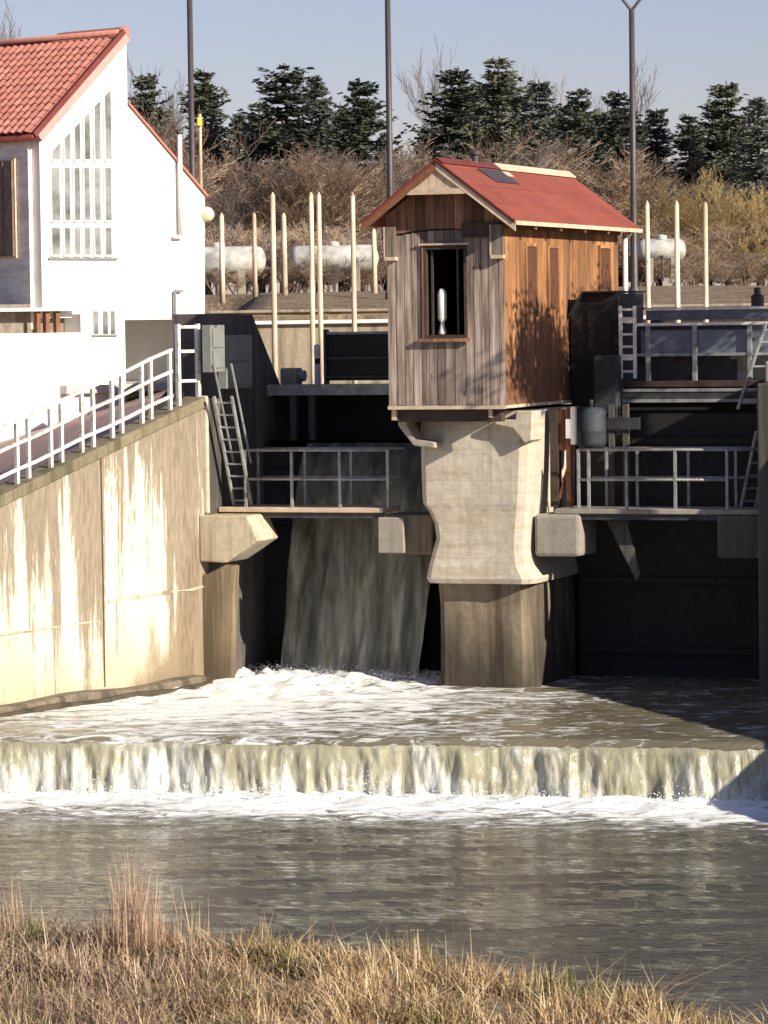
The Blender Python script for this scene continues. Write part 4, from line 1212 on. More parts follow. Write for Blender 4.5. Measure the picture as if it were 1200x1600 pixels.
MB().hexa([BF.p(peak[0] - 0.55, -0.1, peak[1] - 0.3), BF.p(peak[0] + 0.02, -0.1, peak[1] - 0.3), BF.p(peak[0] + 0.02, 2.5, peak[1] - 0.3), BF.p(peak[0] - 0.55, 2.5, peak[1] - 0.3),
           BF.p(peak[0] - 0.28, -0.1, peak[1] - 0.02), BF.p(peak[0] + 0.02, -0.1, peak[1] + 0.03), BF.p(peak[0] + 0.02, 2.5, peak[1] + 0.03), BF.p(peak[0] - 0.28, 2.5, peak[1] - 0.02)]).build('ridge_upstand', M['tile'], house)
MB().hexa([BF.p(drop[0], -0.08, drop[1] + 0.0), BF.p(low[0] + 0.06, -0.08, low[1] + 0.0), BF.p(low[0] + 0.06, DEP, low[1] + 0.0), BF.p(drop[0], DEP, drop[1] + 0.0),
           BF.p(drop[0], -0.08, drop[1] + 0.07), BF.p(low[0] + 0.06, -0.08, low[1] + 0.07), BF.p(low[0] + 0.06, DEP, low[1] + 0.07), BF.p(drop[0], DEP, drop[1] + 0.07)]).build('lower_roof', M['tile'], house)
# eave-wall window with brown curtain
e0, z1 = BF.ona(0, 252, -0.03)
e1, z0 = BF.ona(28, 400, -0.03)
ew = MB().box(BF, -0.10, -0.031, e1 + 0.0, e0 + 1.0, z0 - 0.05, z1 + 0.05).build('window', M['trim_pale'], house)
MB().box(BF, -0.13, -0.101, e1 + 0.06, e0 + 0.94, z0, z1).build('curtain', M['curtain'], ew)
for k in range(5):
    b_ = lerp(e1 + 0.06, e0 + 0.9, k / 4)
    MB().box(BF, -0.16, -0.131, b_, b_ + 0.045, z0, z1).build('window_bar', M['trim_brown'], ew)
# lower storey: white projecting block on the left, shaded recess on the right
n_a = bp(196, 560, -0.35)[0]
zc = bp(100, 483, -0.35)[1]
zo0, zo1 = bp(90, 520, -0.35)[1], bp(90, 486, -0.35)[1]
o1 = bp(126, 500, -0.35)[0]
ob = MB()
ob.box(BF, -9.0, n_a, -0.35, 0.6, 2.6, zo0)
ob.box(BF, o1, n_a, -0.35, -0.003, zo0 + 0.001, BZ + 0.10)
ob.box(BF, o1, n_a, 0.0, 0.6, zo0 + 0.001, BZ - 0.003)
ob.build('lower_block', M['render'], house)
MB().box(BF, -9.0, o1 - 0.002, 0.31, 0.6, zo0 + 0.002, zo1 + 0.2).build('loggia_back', M['curtain'], house)
MB().box(BF, -9.0, o1 + 0.03, -0.36, 0.30, zo1 + 0.003, zo1 + 0.09).build('loggia_roof', M['render_rough'], house)
for px in (60, 74, 90):
    a_ = bp(px, 505, -0.2)[0]
    MB().box(BF, a_ - 0.07, a_ + 0.07, -0.22, -0.1, zo0 + 0.002, zo1).build('loggia_post', M['trim_brown'], house)
for (xa_, xb_) in ((146, 153), (161, 168), (173, 179)):
    a0, z0 = bp(xa_, 522, -0.35); a1, z1 = bp(xb_, 486, -0.35)
    MB().box(BF, a0, a1, -0.362, -0.351, z0, z1).build('pane', M['pane'], house)
MB().box(BF, bp(143, 525, -0.35)[0], bp(182, 525, -0.35)[0], -0.40, -0.351, bp(150, 526, -0.35)[1], bp(150, 523, -0.35)[1]).build('small_sill', M['grey_paint'], house)
MB().box(BF, n_a - 2.5, foot[0] - 0.125, -0.6, 6.0, 4.2, 4.42).build('passage_bounce_slab', M['bank_pale'], house)  # pale slab added to bounce sunlight onto the passage wall
MB().box(BF, foot[0] - 0.12, foot[0], 0.32, 4.7, 3.0, BZ - 0.09).build('passage_wall', M['render'], house)
MB().box(BF, n_a + 0.01, foot[0] + 0.02, 0.02, 6.0, BZ - 0.08, BZ - 0.004).build('overhang_soffit', M['render'], house)
# pipes and lamp on the gable
vp, vz0 = bp(283, 372, -0.12)
vz1 = bp(283, 210, -0.12)[1]
t_ = thing('vent_pipe', BF.p(vp, -0.12, vz0), 'white vent pipe rising above the low roof edge of the house', 'pipe')
MB().tube(BF.p(vp, -0.12, vz0), BF.p(vp, -0.12, vz1), 0.07, n=10).build('riser', M['white_paint'], t_, smooth=True)
MB().tube(BF.p(vp - 0.28, -0.12, vz0 + 0.02), BF.p(vp, -0.12, vz0 + 0.04), 0.06, n=10).build('elbow', M['white_paint'], t_, smooth=True)
MB().tube(BF.p(vp, -0.12, vz1), BF.p(vp, -0.12, vz1 + 0.08), 0.085, n=10).build('cap', M['pole'], t_, smooth=True)
vp, vz0 = bp(274, 495, -0.1)
vz1 = bp(274, 455, -0.1)[1]
t_ = thing('angle_pipe', BF.p(vp, -0.1, vz0), 'thin grey angled pipe on the white gable above the railing corner', 'pipe')
MB().tube(BF.p(vp, -0.1, vz0), BF.p(vp, -0.1, vz1), 0.04, n=8).build('riser', M['grey_paint'], t_)
MB().tube(BF.p(vp, -0.1, vz1), BF.p(vp + 0.3, -0.1, vz1), 0.04, n=8).build('arm', M['grey_paint'], t_)
lp = BF.p(foot[0] + 0.14, 0.0, bp(322, 335)[1])
t_ = thing('globe_lamp', lp, 'round cream globe lamp on the right corner of the white house', 'lamp')
MB().lathe(lp - Vector((0, 0, 0.22)), [(0.04, 0), (0.15, 0.05), (0.21, 0.14), (0.225, 0.22), (0.21, 0.30), (0.15, 0.39), (0.04, 0.44)], 16).build('globe', M['lamp_globe'], t_, smooth=True)
MB().tube(lp, lp - BF.a * 0.2, 0.03, n=6).build('arm', M['pole'], t_)

# ------------------------------------------------------------------ upstream bank: concrete edges, stakes, tanks, lamp posts
t_ = thing('bank_wall', (2, 95.5, 4), 'low pale concrete embankment wall along the far bank behind the hut', 'wall')
MB().box(WORLD, -4.9, 30, 95.3, 95.7, 2, 6.02).build('face', M['bank_conc'], t_)
MB().box(WORLD, -4.9, 30, 95.15, 95.9, 6.023, 6.12).build('coping', M['render'], t_, bevel=0.02)
t_ = thing('upper_bank_wall', (0, 98, 6), 'second pale coping strip higher on the far bank', 'wall')
MB().box(WORLD, -4.6, 26, 98.0, 98.4, 5.8, 6.33).build('face', M['bank_conc'], t_)
MB().box(WORLD, -4.6, 26, 97.9, 98.5, 6.333, 6.41).build('coping', M['bank_conc'], t_, bevel=0.02)
def stake(px, ytop, Y, zbase, lab, r=0.055):
    top = at(px, ytop, Y)
    lean = Vector((rnd.uniform(-0.02, 0.02), 0, 0))
    t_ = thing('wooden_stake', (top.x, Y, zbase), lab, 'stake', 'peeled wooden stakes on the far bank')
    b = Vector((top.x, Y, zbase)) + lean
    MB().tube(b, top, r * 1.1, r * 0.85, 8).build('shaft', M['stake'], t_, smooth=True)
    MB().lathe(top, [(r * 0.85, 0), (r * 0.6, 0.05), (0.01, 0.10)], 8).build('tip', M['stake'], t_)
for (px, yt, Y, zb_, lab, r) in (
        (346, 337, 116, 6.7, 'short pale stake nearest the white house, in front of the left tank', 0.085),
        (397, 337, 116, 6.7, 'short thin stake crossing the rounded end of the left tank', 0.075),
        (426, 307, 84, 3.4, 'tall pale stake just right of the left tank', 0.065),
        (443, 337, 116, 6.7, 'short stake close behind the tall one beside the left tank', 0.09),
        (486, 307, 84, 3.4, 'left one of the close pair of tall stakes', 0.06),
        (498, 307, 84, 3.4, 'right one of the close pair of tall stakes', 0.06),
        (551, 307, 84, 3.4, 'single tall stake midway between the stake pair and the hut', 0.06),
        (584, 362, 116, 6.7, 'short stake in front of the right end of the middle tank', 0.085),
        (1011, 320, 84, 3.4, 'tall stake nearest the hut on its right side', 0.06),
        (1057, 320, 84, 3.4, 'middle one of the three tall stakes right of the hut', 0.065),
        (1102, 322, 84, 3.4, 'rightmost tall stake over the right hoist bridge', 0.06)):
    stake(px, yt, Y, zb_, lab, r)
def tank(px0, px1, py0, py1, Y, lab, cat='tank'):
    p0, p1 = at(px0, (py0 + py1) / 2, Y), at(px1, (py0 + py1) / 2, Y)
    r = (at(px0, py0, Y).z - at(px0, py1, Y).z) / 2
    L = p1.x - p0.x
    zc = (p0.z + p1.z) / 2
    t_ = thing('storage_tank', ((p0.x + p1.x) / 2, Y, zc - r - 0.7), lab, cat, 'pale storage tanks on the far bank')
    MB().lathe((p0.x, Y, zc), [(0.03, 0), (r * 0.55, r * 0.10), (r * 0.85, r * 0.28), (r, r * 0.6), (r, L - r * 0.6), (r * 0.85, L - r * 0.28), (r * 0.55, L - r * 0.1), (0.03, L)], 20, Vector((1, 0, 0))).build('shell', M['tank'], t_, smooth=True)
    for f in (0.25, 0.75):
        x = p0.x + L * f
        MB().box(WORLD, x - 0.12, x + 0.12, Y - r * 0.7, Y + r * 0.7, zc - r - 0.75, zc - r * 0.72).build('saddle', M['grey_conc'], t_)
    MB().lathe(((p0.x + p1.x) / 2, Y, zc + r - 0.03), [(0.2, 0), (0.2, 0.14), (0.05, 0.18)], 12).build('manhole', M['tank'], t_)
    MB().tube((p0.x + L * 0.5, Y - r * 0.9, zc - r * 0.5), (p0.x + L * 0.5, Y - r * 0.9, zc - r - 0.7), 0.06, n=6).build('drain_pipe', M['pole'], t_)
tank(262, 416, 385, 430, 128, 'pale horizontal tank half hidden by the white house')
tank(452, 592, 383, 424, 128, 'pale horizontal tank between the stake pair and the hut')
tank(995, 1072, 373, 408, 128, 'small pale horizontal tank behind the stakes right of the hut')
def lamp_post(px, Y, ytop, lab):
    b = at(px, 470, Y)
    zb_ = far_z(b.x, Y) - 0.1
    ztop = at(px, ytop, Y).z
    t_ = thing('lamp_post', (b.x, Y, zb_), lab, 'lamp post', 'tall dark lamp posts on the far bank')
    MB().lathe((b.x, Y, zb_), [(0.2, 0), (0.2, 0.3), (0.12, 0.4), (0.10, 3), (0.085, ztop - zb_)], 10).build('pole', M['pole'], t_, smooth=True)
    for s in (-1, 1):
        e = Vector((b.x + s * 0.55, Y, ztop + 0.65))
        MB().tube((b.x, Y, ztop - 0.05), e, 0.05, 0.04, 8).build('arm', M['pole'], t_)
        hd = MB().box(Frame(e, 0), -0.09 + s * 0.25, 0.09 + s * 0.25, -0.1, 0.1, -0.04, 0.06).box(Frame(e, 0), min(0, s * 0.16), max(0, s * 0.16), -0.06, 0.06, -0.02, 0.05).build('lamp_head', M['pole'], t_)
        MB().box(Frame(e, 0), -0.07 + s * 0.25, 0.07 + s * 0.25, -0.08, 0.08, -0.07, -0.042).build('lens', M['glass_lamp'], hd)
lamp_post(304, 112, -40, 'tall dark lamp post beside the white house')
lamp_post(612, 112, -25, 'tall dark lamp post rising above the hut roof from behind it')
lamp_post(991.5, 112, 14, 'tall dark lamp post with forked top right of the hut')
p_ = at(314, 300, 105)
t_ = thing('signal_pole', (p_.x, 105, 4), 'thin pale pole with a yellow box, next to the left lamp post', 'pole')
MB().tube((p_.x, 105, 2.5), (p_.x, 105, at(314, 178, 105).z), 0.05, n=8).build('shaft', M['stake'], t_)
z0 = at(314, 197, 105).z
MB().box(WORLD, p_.x - 0.07, p_.x + 0.07, 104.85, 104.94, z0, z0 + 0.24).build('yellow_box', M['yellow'], t_, bevel=0.02)

# ------------------------------------------------------------------ trees
def conifer_mesh(seed, H, spread, mat, dens=1.0):
    r_ = random.Random(seed)
    tk = MB()
    n = 7
    bend = [Vector((r_.uniform(-0.05, 0.05) * H * 0.1 * i / n, r_.uniform(-0.05, 0.05) * H * 0.1 * i / n, H * i / n)) for i in range(n + 1)]
    for i in range(n):
        tk.tube(bend[i], bend[i + 1], 0.16 * H / 10 * (1 - i / n) + 0.02, 0.16 * H / 10 * (1 - (i + 1) / n) + 0.02, 6)
    v, f = [], []
    z = H * 0.12
    while z < H * 0.985:
        k = z / H
        reach = 1.3 * spread * (1 - k) ** 0.7 * r_.uniform(0.65, 1.2) + 0.18
        for _ in range(r_.randint(5, 9)):
            if r_.random() > 0.95 * dens:
                continue
            a = r_.uniform(0, 6.283)
            L = reach * r_.uniform(0.55, 1.15)
            d = Vector((math.cos(a), math.sin(a), 0))
            side = Vector((-d.y, d.x, 0))
            up = r_.uniform(-0.10, 0.55)
            base = Vector((0, 0, z + r_.uniform(-0.3, 0.3) * (1 - k)))
            ns = max(4, int(L / 0.13))
            for q in range(ns):
                s = (q + 0.6) / ns
                c_ = base + d * (L * s) + Vector((0, 0, L * (-0.28 * s + (0.28 + up) * s * s)))
                wdt = 0.10 + 0.26 * (1 - s) * min(1.0, L)
                for sg in (-1, 1):
                    for _2 in range(3):
                        tip = c_ + side * sg * wdt * r_.uniform(0.6, 1.4) + d * r_.uniform(0.03, 0.22) + Vector((0, 0, r_.uniform(-0.10, 0.10)))
                        w_ = Vector((r_.uniform(-1, 1), r_.uniform(-1, 1), r_.uniform(-1, 1))) * 0.055
                        i0 = len(v)
                        v += [tuple(c_ - w_), tuple(c_ + w_), tuple(tip + w_ * 0.5), tuple(tip - w_ * 0.3)]
                        f.append((i0, i0 + 1, i0 + 2, i0 + 3))
        z += r_.uniform(0.12, 0.42) * (1 - 0.4 * k)
    m1 = tk.mesh('trunk'); m1.materials.append(M['bark'])
    m2 = bpy.data.meshes.new('crown'); m2.from_pydata(v, [], f); m2.materials.append(mat); m2.update()
    return m1, m2
def bare_mesh(seed, H, mat, spread=0.5, stems=1, levels=5, twig=0.010, thick=0.011, upright=0.5):
    r_ = random.Random(seed)
    tk, tw = MB(), []
    tv, tf = [], []
    def seg(p0, p1, r0, r1, lvl):
        if lvl <= 1:
            tk.tube(p0, p1, r0, r1, 5)
        else:
            d = (p1 - p0).normalized()
            x = d.orthogonal().normalized()
            y = d.cross(x)
            i0 = len(tv)
            for (pp, rr_) in ((p0, r0), (p1, r1)):
                for a in (0, 2.094, 4.189):
                    tv.append(tuple(pp + (x * math.cos(a) + y * math.sin(a)) * rr_))
            tf.extend([(i0, i0 + 1, i0 + 4, i0 + 3), (i0 + 1, i0 + 2, i0 + 5, i0 + 4), (i0 + 2, i0, i0 + 3, i0 + 5)])
    def grow(p, d, L, r0, lvl):
        n = 3 if lvl < 3 else 2
        q = p
        for i in range(n):
            d = (d + Vector((r_.gauss(0, 0.13), r_.gauss(0, 0.13), r_.gauss(0, 0.08) + 0.05 * upright))).normalized()
            e = q + d * (L / n)
            ra, rb = r0 * (1 - 0.5 * i / n), r0 * (1 - 0.5 * (i + 1) / n)
            seg(q, e, max(ra, twig), max(rb, twig * 0.8), lvl)
            if lvl < levels:
                for _ in range(2 if lvl < levels - 1 else 3):
                    if i == 0 and lvl == 0 and r_.random() < 0.6:
                        continue
                    ax = Vector((r_.gauss(0, 1), r_.gauss(0, 1), r_.gauss(0, 0.4) + upright)).normalized()
                    nd = (d * 0.75 + ax * spread * 1.4).normalized()
                    grow(q.lerp(e, r_.uniform(0.4, 1.0)), nd, L * r_.uniform(0.42, 0.66), rb * 0.6, lvl + 1)
            q = e
    for s in range(stems):
        a = r_.uniform(0, 6.283)
        ln = 0.0 if stems == 1 else r_.uniform(0.1, 0.55)
        grow(Vector((math.cos(a) * 0.2 * (stems > 1), math.sin(a) * 0.2 * (stems > 1), 0)), Vector((math.cos(a) * ln, math.sin(a) * ln, 1)).normalized(), H * (0.62 if stems == 1 else r_.uniform(0.45, 0.7)), H * thick, 0)
    m1 = tk.mesh('trunk'); m1.materials.append(M['bark'] if mat is not M['willow'] else M['willow'])
    m2 = bpy.data.meshes.new('crown'); m2.from_pydata(tv, [], tf); m2.materials.append(mat); m2.update()
    top = max(v_[2] for v_ in tv)
    return m1, m2, top
def plant(name, meshes, loc, scale, rz, lab, cat, group, sx=1.0):
    t_ = thing(name, loc, lab, cat, group)
    t_.rotation_euler = (0, 0, rz)
    t_.scale = (scale * sx, scale * sx, scale)
    for nm, me in zip(('trunk', 'crown'), meshes):
        o = bpy.data.objects.new(nm, me)
        col.objects.link(o)
        o.parent = t_
con = [conifer_mesh(s, 10.0, sp, M[m_], de) for s, sp, m_, de in ((1, 2.3, 'needle', 0.9), (2, 2.9, 'needle', 0.75), (3, 2.0, 'needle_blue', 0.95), (4, 2.6, 'needle', 0.85))]
CON = [  # picture x of the top, y of the top, distance, variety, width, label
    (318, 108, 205, 0, 0.9, 'dark conifer right behind the left lamp post'),
    (446, 98, 200, 1, 1.15, 'broad conifer with open upswept branches, tallest left of the hut'),
    (494, 116, 212, 2, 0.8, 'slim bluish conifer just right of the broad open one'),
    (561, 122, 203, 3, 0.95, 'dense conifer standing left of the middle lamp post'),
    (372, 175, 215, 2, 0.9, 'low bluish conifer between the left lamp post and the broad open conifer'),
    (716, 104, 204, 3, 1.0, 'dark conifer above the left end of the hut roof'),
    (779, 88, 198, 0, 1.0, 'tallest conifer, rising above the hut roof ridge'),
    (842, 124, 206, 2, 0.9, 'bluish conifer above the middle of the hut roof'),
    (903, 138, 200, 0, 0.95, 'dark conifer above the right end of the hut roof ridge'),
    (966, 140, 208, 3, 0.9, 'narrow conifer directly left of the forked lamp post'),
    (1027, 168, 210, 2, 0.9, 'lower bluish conifer right of the forked lamp post'),
    (1076, 178, 204, 0, 0.9, 'short dark conifer left of the tall one near the right edge'),
    (1136, 126, 206, 3, 1.0, 'tall conifer with a pointed top near the right edge'),
    (1186, 150, 200, 2, 1.05, 'bluish conifer at the right edge'),
    (672, 188, 214, 1, 0.9, 'low conifer between the middle lamp post and the hut roof peak'),
    (600, 205, 216, 2, 0.9, 'low bluish conifer half behind the middle lamp post'),
    (232, 112, 190, 3, 0.75, 'dark conifer peeping over the low roof of the white house'),
    (405, 158, 222, 0, 0.95, 'distant conifer left of the broad open one, half hidden by it'),
    (530, 160, 224, 1, 0.9, 'distant conifer between the slim bluish and the dense conifer'),
    (745, 128, 220, 1, 0.9, 'distant conifer between the two conifers above the hut roof peak'),
    (812, 150, 222, 3, 0.95, 'distant low conifer just right of the tallest one'),
    (872, 165, 224, 0, 0.95, 'distant low conifer above the right half of the roof ridge'),
    (936, 172, 224, 2, 0.95, 'distant low bluish conifer above the right eave of the hut'),
    (1000, 185, 222, 1, 0.95, 'distant low conifer just right of the forked lamp post'),
    (1106, 190, 224, 3, 0.95, 'distant low conifer in the gap left of the tall pointed one'),
    (1162, 178, 222, 0, 0.95, 'distant low conifer in the gap right of the tall pointed one'),
]
for i, (px, py, Y, k, w, lab) in enumerate(CON):
    top = at(px, py, Y)
    zb_ = 7.2
    plant('conifer', con[k], (top.x, Y, zb_), (top.z - zb_) / 10.0, i * 1.7, lab, 'conifer', 'conifers beyond the far bank', w * 1.22)
def broad_mesh(seed):
    r_ = random.Random(seed)
    tk = MB()
    v, f = [], []
    top = Vector((r_.uniform(-0.2, 0.2), r_.uniform(-0.2, 0.2), 3.5))
    tk.tube((0, 0, -0.3), top, 0.13, 0.07, 7)
    for k in range(16):
        a = k * 2.4
        e = Vector((math.cos(a) * r_.uniform(0.5, 1.5), math.sin(a) * r_.uniform(0.5, 1.5), r_.uniform(3.95, 4.75)))
        tk.tube(top, e, 0.045, 0.015, 5)
        for _ in range(230):
            c_ = e + Vector((r_.gauss(0, 0.34), r_.gauss(0, 0.34), r_.gauss(0, 0.22)))
            if not 3.7 < c_.z < 5.15:
                continue
            x = Vector((r_.gauss(0, 1), r_.gauss(0, 1), r_.gauss(0, 1))).normalized() * 0.06
            y = x.orthogonal().normalized() * 0.045
            i0 = len(v)
            v += [tuple(c_ - x), tuple(c_ + y), tuple(c_ + x), tuple(c_ - y)]
            f.append((i0, i0 + 1, i0 + 2, i0 + 3))
    m1 = tk.mesh('trunk'); m1.materials.append(M['bark'])
    m2 = bpy.data.meshes.new('crown'); m2.from_pydata(v, [], f); m2.materials.append(M['needle']); m2.update()
    return m1, m2
for i, (u, v, lab) in enumerate(((8.3, -1.5, 'unseen leafy tree added for shade on the hut, nearest the river'), (8.4, 0.4, 'unseen leafy tree added for shade on the hut, middle of three'), (8.3, 2.4, 'unseen leafy tree added for shade on the hut, farthest upstream'))):
    plant('added_shade_tree', broad_mesh(50 + i), WF.p(u, v, 4.75), 1.0, i * 2.0, lab, 'tree', 'unseen leafy trees added for shade on the hut')  # trees added out of frame, crowns shaped to shade the hut's lower side
bare = [bare_mesh(s, 10.0, M[m_], sp, st, 4, tw, th, up) for s, m_, sp, st, tw, th, up in (
    (11, 'twig', 0.55, 3, 0.016, 0.008, 0.5), (12, 'twig', 0.6, 4, 0.016, 0.007, 0.4), (13, 'twig_grey', 0.5, 2, 0.015, 0.009, 0.6), (14, 'twig', 0.65, 5, 0.016, 0.007, 0.35))]
wil = bare_mesh(21, 10.0, M['willow'], 0.5, 8, 4, 0.016, 0.006, 0.7)
tall = [bare_mesh(s, 10.0, M['twig_grey'], 0.32, 1, 4, 0.008, 0.010, 0.9) for s in (31, 32)]
def bare_at(name, mesh, px, py, Y, zb_, lab, group, rz, w=1.0, cat='bare tree'):
    top = at(px, py, Y)
    plant(name, mesh[:2], (top.x, Y, zb_), (top.z - zb_) / mesh[2], rz, lab, cat, group, w)
BARE = [(225, 150, 160, 0, 'bare brown tree just past the gable drop of the white house'), (262, 215, 150, 1, 'bare thicket tree right of the vent pipe'), (300, 232, 158, 3, 'bare thicket tree behind the left lamp post foot'),
        (340, 222, 150, 2, 'greyish bare tree above the left tank'), (372, 236, 160, 0, 'bare brown tree above the rounded end of the left tank'), (410, 226, 152, 1, 'bare brown tree above the tall stake beside the left tank'),
        (452, 215, 158, 3, 'bushy bare tree below the broad open conifer'), (492, 228, 150, 0, 'bare brown tree above the close stake pair'), (530, 218, 160, 2, 'greyish bare tree between stake pair and single tall stake'),
        (568, 232, 152, 1, 'bare brown tree above the single tall stake'), (604, 240, 158, 3, 'bushy bare tree left of the middle lamp post'), (640, 232, 165, 0, 'bare tree right of the middle lamp post'),
        (690, 215, 168, 1, 'bare brown tree over the peak of the hut roof'), (742, 205, 165, 2, 'greyish bare tree over the left half of the hut roof'), (790, 190, 170, 0, 'bare brown tree over the middle of the hut roof'),
        (836, 212, 166, 3, 'bushy bare tree over the right half of the hut roof'), (884, 215, 170, 2, 'greyish bare tree over the end of the roof ridge'), (926, 222, 160, 1, 'bare brown tree over the right eave of the hut'),
        (962, 235, 165, 0, 'bare brown tree left of the forked lamp post'), (1008, 240, 160, 3, 'bushy bare tree right of the forked lamp post'), (1046, 262, 168, 2, 'greyish bare tree left of the yellow willow')]
for i, (px, py, Y, k, lab) in enumerate(BARE):
    bare_at('bare_tree', bare[k], px, py, Y, 6.9, lab, 'bare trees of the thicket on the far bank', i * 2.1, 1.15)
for i, (px, py, Y, lab) in enumerate(((1085, 268, 150, 'left yellow-twigged willow bush of the pair near the right edge'), (1160, 258, 154, 'right yellow-twigged willow bush of the pair near the right edge'))):
    bare_at('willow_bush', wil, px, py, Y, 6.8, lab, 'yellow willows on the far bank', i * 1.3, 1.1, 'willow')
for i, (px, py, lab) in enumerate(((252, 72, 'tall thin bare tree above the low roof of the white house'), (736, 66, 'tall thin bare tree behind the conifers left of the roof ridge middle'), (806, 78, 'tall thin bare tree just right of the tallest conifer'),
                                   (912, 92, 'tall thin bare tree above the end of the hut roof'), (948, 70, 'tall thin bare tree left of the forked lamp post'))):
    bare_at('bare_poplar', tall[i % 2], px, py, 225, 7.2, lab, 'tall thin bare trees behind the conifers', i * 2.7, 0.8)
bare_at('bare_poplar', tall[0], 22, -60, 135, 6.8, 'thin bare tree showing over the tiled roof at the left edge', 'tall thin bare trees behind the conifers', 0.5, 0.8)
# low scrub and dry weeds on the bank below the thicket
SCRUB = [(338, 352, 'low brown scrub bush against the white house, behind the left tank'), (374, 344, 'low brown scrub bush behind the middle of the left tank'), (408, 360, 'low scrub bush at the rounded end of the left tank'),
         (436, 338, 'low scrub bush in the gap between the left and the middle tank'), (468, 355, 'low scrub bush at the left end of the middle tank'), (512, 340, 'low scrub bush right of the close stake pair'),
         (548, 362, 'low scrub bush behind the single tall stake'), (582, 345, 'low scrub bush at the right end of the middle tank'), (1000, 350, 'low scrub bush at the left end of the small right tank'),
         (1040, 335, 'low scrub bush behind the middle of the small right tank'), (1082, 372, 'low scrub bush right of the small right tank'), (1122, 388, 'low scrub bush below the left yellow willow'),
         (1158, 380, 'low scrub bush below the right yellow willow'), (1192, 395, 'low scrub bush at the right edge, below the willows')]
for i, (px, py, lab) in enumerate(((520, 392, 'dark twiggy scrub bush growing in front of the middle tank'), (478, 402, 'small scrub bush in front of the left end of the middle tank'), (356, 412, 'small scrub bush in front of the left tank'), (1060, 398, 'small scrub bush in front of the small right tank'))):
    bare_at('scrub_bush', bare[(i + 2) % 4], px, py, 124.5, 6.9, lab, 'scrub at the foot of the thicket', i * 1.7, 1.7, 'bush')
for i, (px, py, lab) in enumerate(SCRUB):
    bare_at('scrub_bush', bare[(i * 3 + 1) % 4], px, py, rnd.uniform(136, 146), 6.9, lab, 'scrub at the foot of the thicket', i * 1.1, 1.9, 'bush')

# ------------------------------------------------------------------ dry grass on the near bank
gv, gf, gc = [], [], []
PAL = [(0.56, 0.41, 0.20), (0.66, 0.51, 0.28), (0.44, 0.29, 0.14), (0.28, 0.17, 0.09), (0.76, 0.64, 0.42), (0.40, 0.26, 0.15), (0.16, 0.10, 0.055)]
PAL_L = [(0.42, 0.29, 0.20), (0.34, 0.23, 0.17), (0.54, 0.40, 0.27), (0.25, 0.16, 0.12), (0.62, 0.49, 0.33), (0.15, 0.10, 0.065)]
GRN = [(0.17, 0.18, 0.05), (0.26, 0.24, 0.07), (0.12, 0.13, 0.04)]
def blade(out, p, h, w, lean, c):
    V_, F_, C_ = out
    a = rnd.uniform(0, 6.283)
    d = Vector((math.cos(a), math.sin(a), 0))
    sd_ = Vector((-d.y, d.x, 0))
    i0 = len(V_)
    for k, (s, ww) in enumerate(((0, 1.0), (0.5, 0.8), (1.0, 0.12))):
        c_ = p + Vector((0, 0, h * (s - 0.12 * lean * s * s))) + d * (h * lean * s * s)
        V_ += [tuple(c_ - sd_ * w * ww), tuple(c_ + sd_ * w * ww)]
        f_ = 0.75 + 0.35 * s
        C_ += [tuple(x * f_ for x in c)] * 2
    F_ += [(i0, i0 + 1, i0 + 3, i0 + 2), (i0 + 2, i0 + 3, i0 + 5, i0 + 4)]
for _ in range(95000):
    x = rnd.uniform(-5.2, 4.6)
    s = rnd.uniform(-0.04, 1.0) * 11.0
    y = shore_y(x) - s
    if y < 30:
        continue
    cl = noise.noise(Vector((x * 1.4, y * 1.1, 0)))
    if rnd.random() > 0.55 + cl * 1.3:
        continue
    z = near_z(x, y)
    if z < -0.93:
        continue
    h = rnd.uniform(0.08, 0.42) * (0.70 + 1.0 * max(-0.5, cl))
    if rnd.random() < 0.05:
        h *= 1.7
    h *= 0.5 + 0.5 * sstep(s, -0.3, 1.2)
    leftness = sstep(-x, 0.3, 2.6)
    grn = noise.noise(Vector((x * 0.9 + 7, y * 0.9, 4)))
    if grn > 0.22 and rnd.random() < 0.55:
        c = rnd.choice(GRN)
    else:
        c = rnd.choice(PAL_L if rnd.random() < leftness * 0.8 else PAL)
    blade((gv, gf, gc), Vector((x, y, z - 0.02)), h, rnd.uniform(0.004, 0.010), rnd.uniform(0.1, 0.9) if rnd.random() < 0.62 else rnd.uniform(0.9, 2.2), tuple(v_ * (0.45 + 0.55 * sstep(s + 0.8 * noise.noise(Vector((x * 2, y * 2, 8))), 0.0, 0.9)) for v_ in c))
setting(raw('dry_grass', gv, gf, M['grass'], cols=gc), 'stuff')
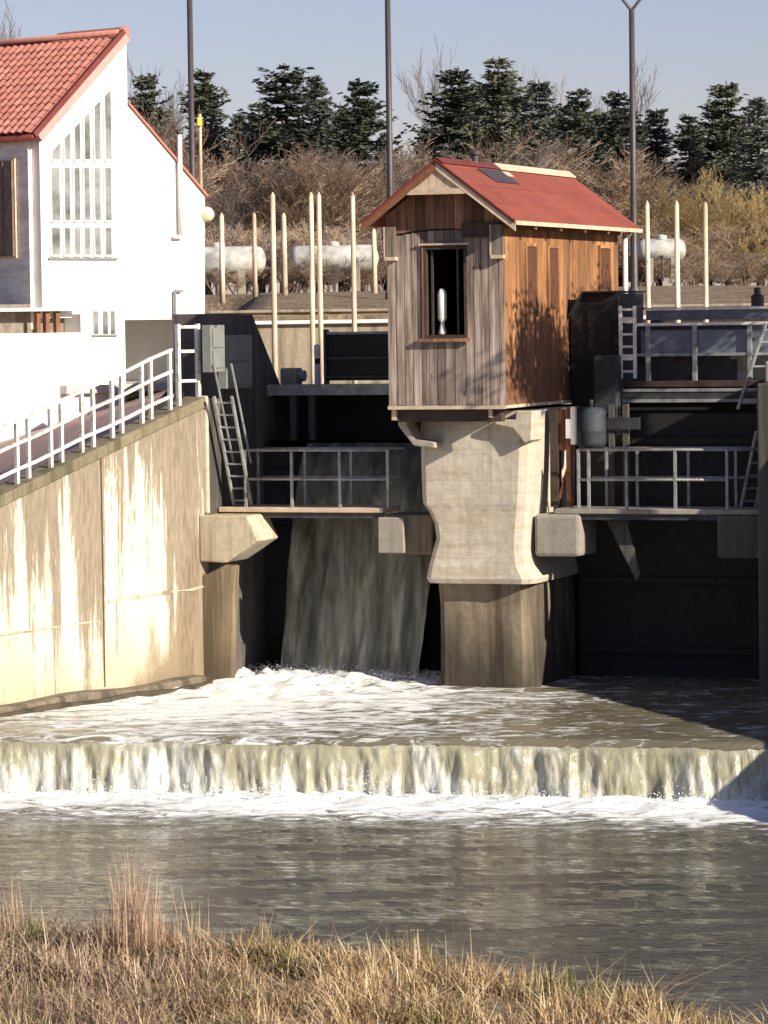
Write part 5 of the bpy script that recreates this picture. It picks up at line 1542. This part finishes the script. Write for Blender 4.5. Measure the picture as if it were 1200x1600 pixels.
def reed_clump(px, py_base, s, n, hmin, hmax, pal, lab, name='reed_clump', rad=0.35):
    # find the spot on the bank
    best = None
    for i in range(260):
        Y = 31 + i * 0.05
        q = at(px, py_base, Y)
        if q.z <= near_z(q.x, Y):
            best = q
            break
    q = best or at(px, py_base, 38)
    t_ = thing(name, (q.x, q.y, near_z(q.x, q.y)), lab, 'reeds' if name == 'reed_clump' else 'weeds')
    V_, F_, C_ = [], [], []
    for _ in range(n):
        dx, dy = rnd.gauss(0, rad), rnd.gauss(0, 0.25)
        z = near_z(q.x + dx, q.y + dy) - t_.location.z
        h = rnd.uniform(hmin, hmax) * math.exp(-(dx / rad) ** 2 * 0.25)
        blade((V_, F_, C_), Vector((dx, dy, z - 0.02)), h, rnd.uniform(0.003, 0.0055), rnd.uniform(0.0, 0.22), rnd.choice(pal))
    setting(raw('stems', V_, F_, M['grass'], t_, cols=C_), 'stuff')
    V_, F_, C_ = [], [], []
    for _ in range(n // 3):
        dx, dy = rnd.gauss(0, rad), rnd.gauss(0, 0.25)
        z = near_z(q.x + dx, q.y + dy) - t_.location.z
        blade((V_, F_, C_), Vector((dx, dy, z - 0.02)), rnd.uniform(0.15, 0.4) * hmax, rnd.uniform(0.006, 0.011), rnd.uniform(0.3, 0.9), rnd.choice(pal))
    setting(raw('leaves', V_, F_, M['grass'], t_, cols=C_), 'stuff')
RED = [(0.42, 0.27, 0.18), (0.50, 0.34, 0.22), (0.34, 0.21, 0.14), (0.58, 0.42, 0.28)]
GOLD = [(0.55, 0.42, 0.22), (0.44, 0.31, 0.15), (0.62, 0.50, 0.30)]
reed_clump(210, 1475, 1, 260, 0.75, 1.25, RED, 'tall tan reed clump standing out against the river at the left', rad=0.22)
reed_clump(285, 1480, 1, 50, 0.5, 0.95, GOLD, 'golden reed stems just right of the tall tan clump', rad=0.25)
reed_clump(405, 1490, 1, 40, 0.35, 0.6, GOLD, 'short golden reed tuft in the middle of the left bank', rad=0.2)
reed_clump(15, 1480, 1, 70, 0.5, 0.95, RED, 'brownish reed clump at the left edge of the bank', rad=0.2)
reed_clump(640, 1500, 1, 160, 0.25, 0.5, GRN + PAL, 'greenish weed tuft at the water where the bank bends', 'weed_tuft', 0.28)
reed_clump(845, 1560, 1, 60, 0.25, 0.45, GOLD, 'pale golden reed tuft at the bank edge, right of the middle', rad=0.22)
reed_clump(990, 1590, 1, 50, 0.2, 0.4, GOLD, 'pale golden reed tuft at the bank edge near the right', rad=0.2)
reed_clump(80, 1455, 1, 120, 0.15, 0.3, GRN + PAL_L, 'dark low weed tuft at the water edge on the left', 'weed_tuft', 0.35)
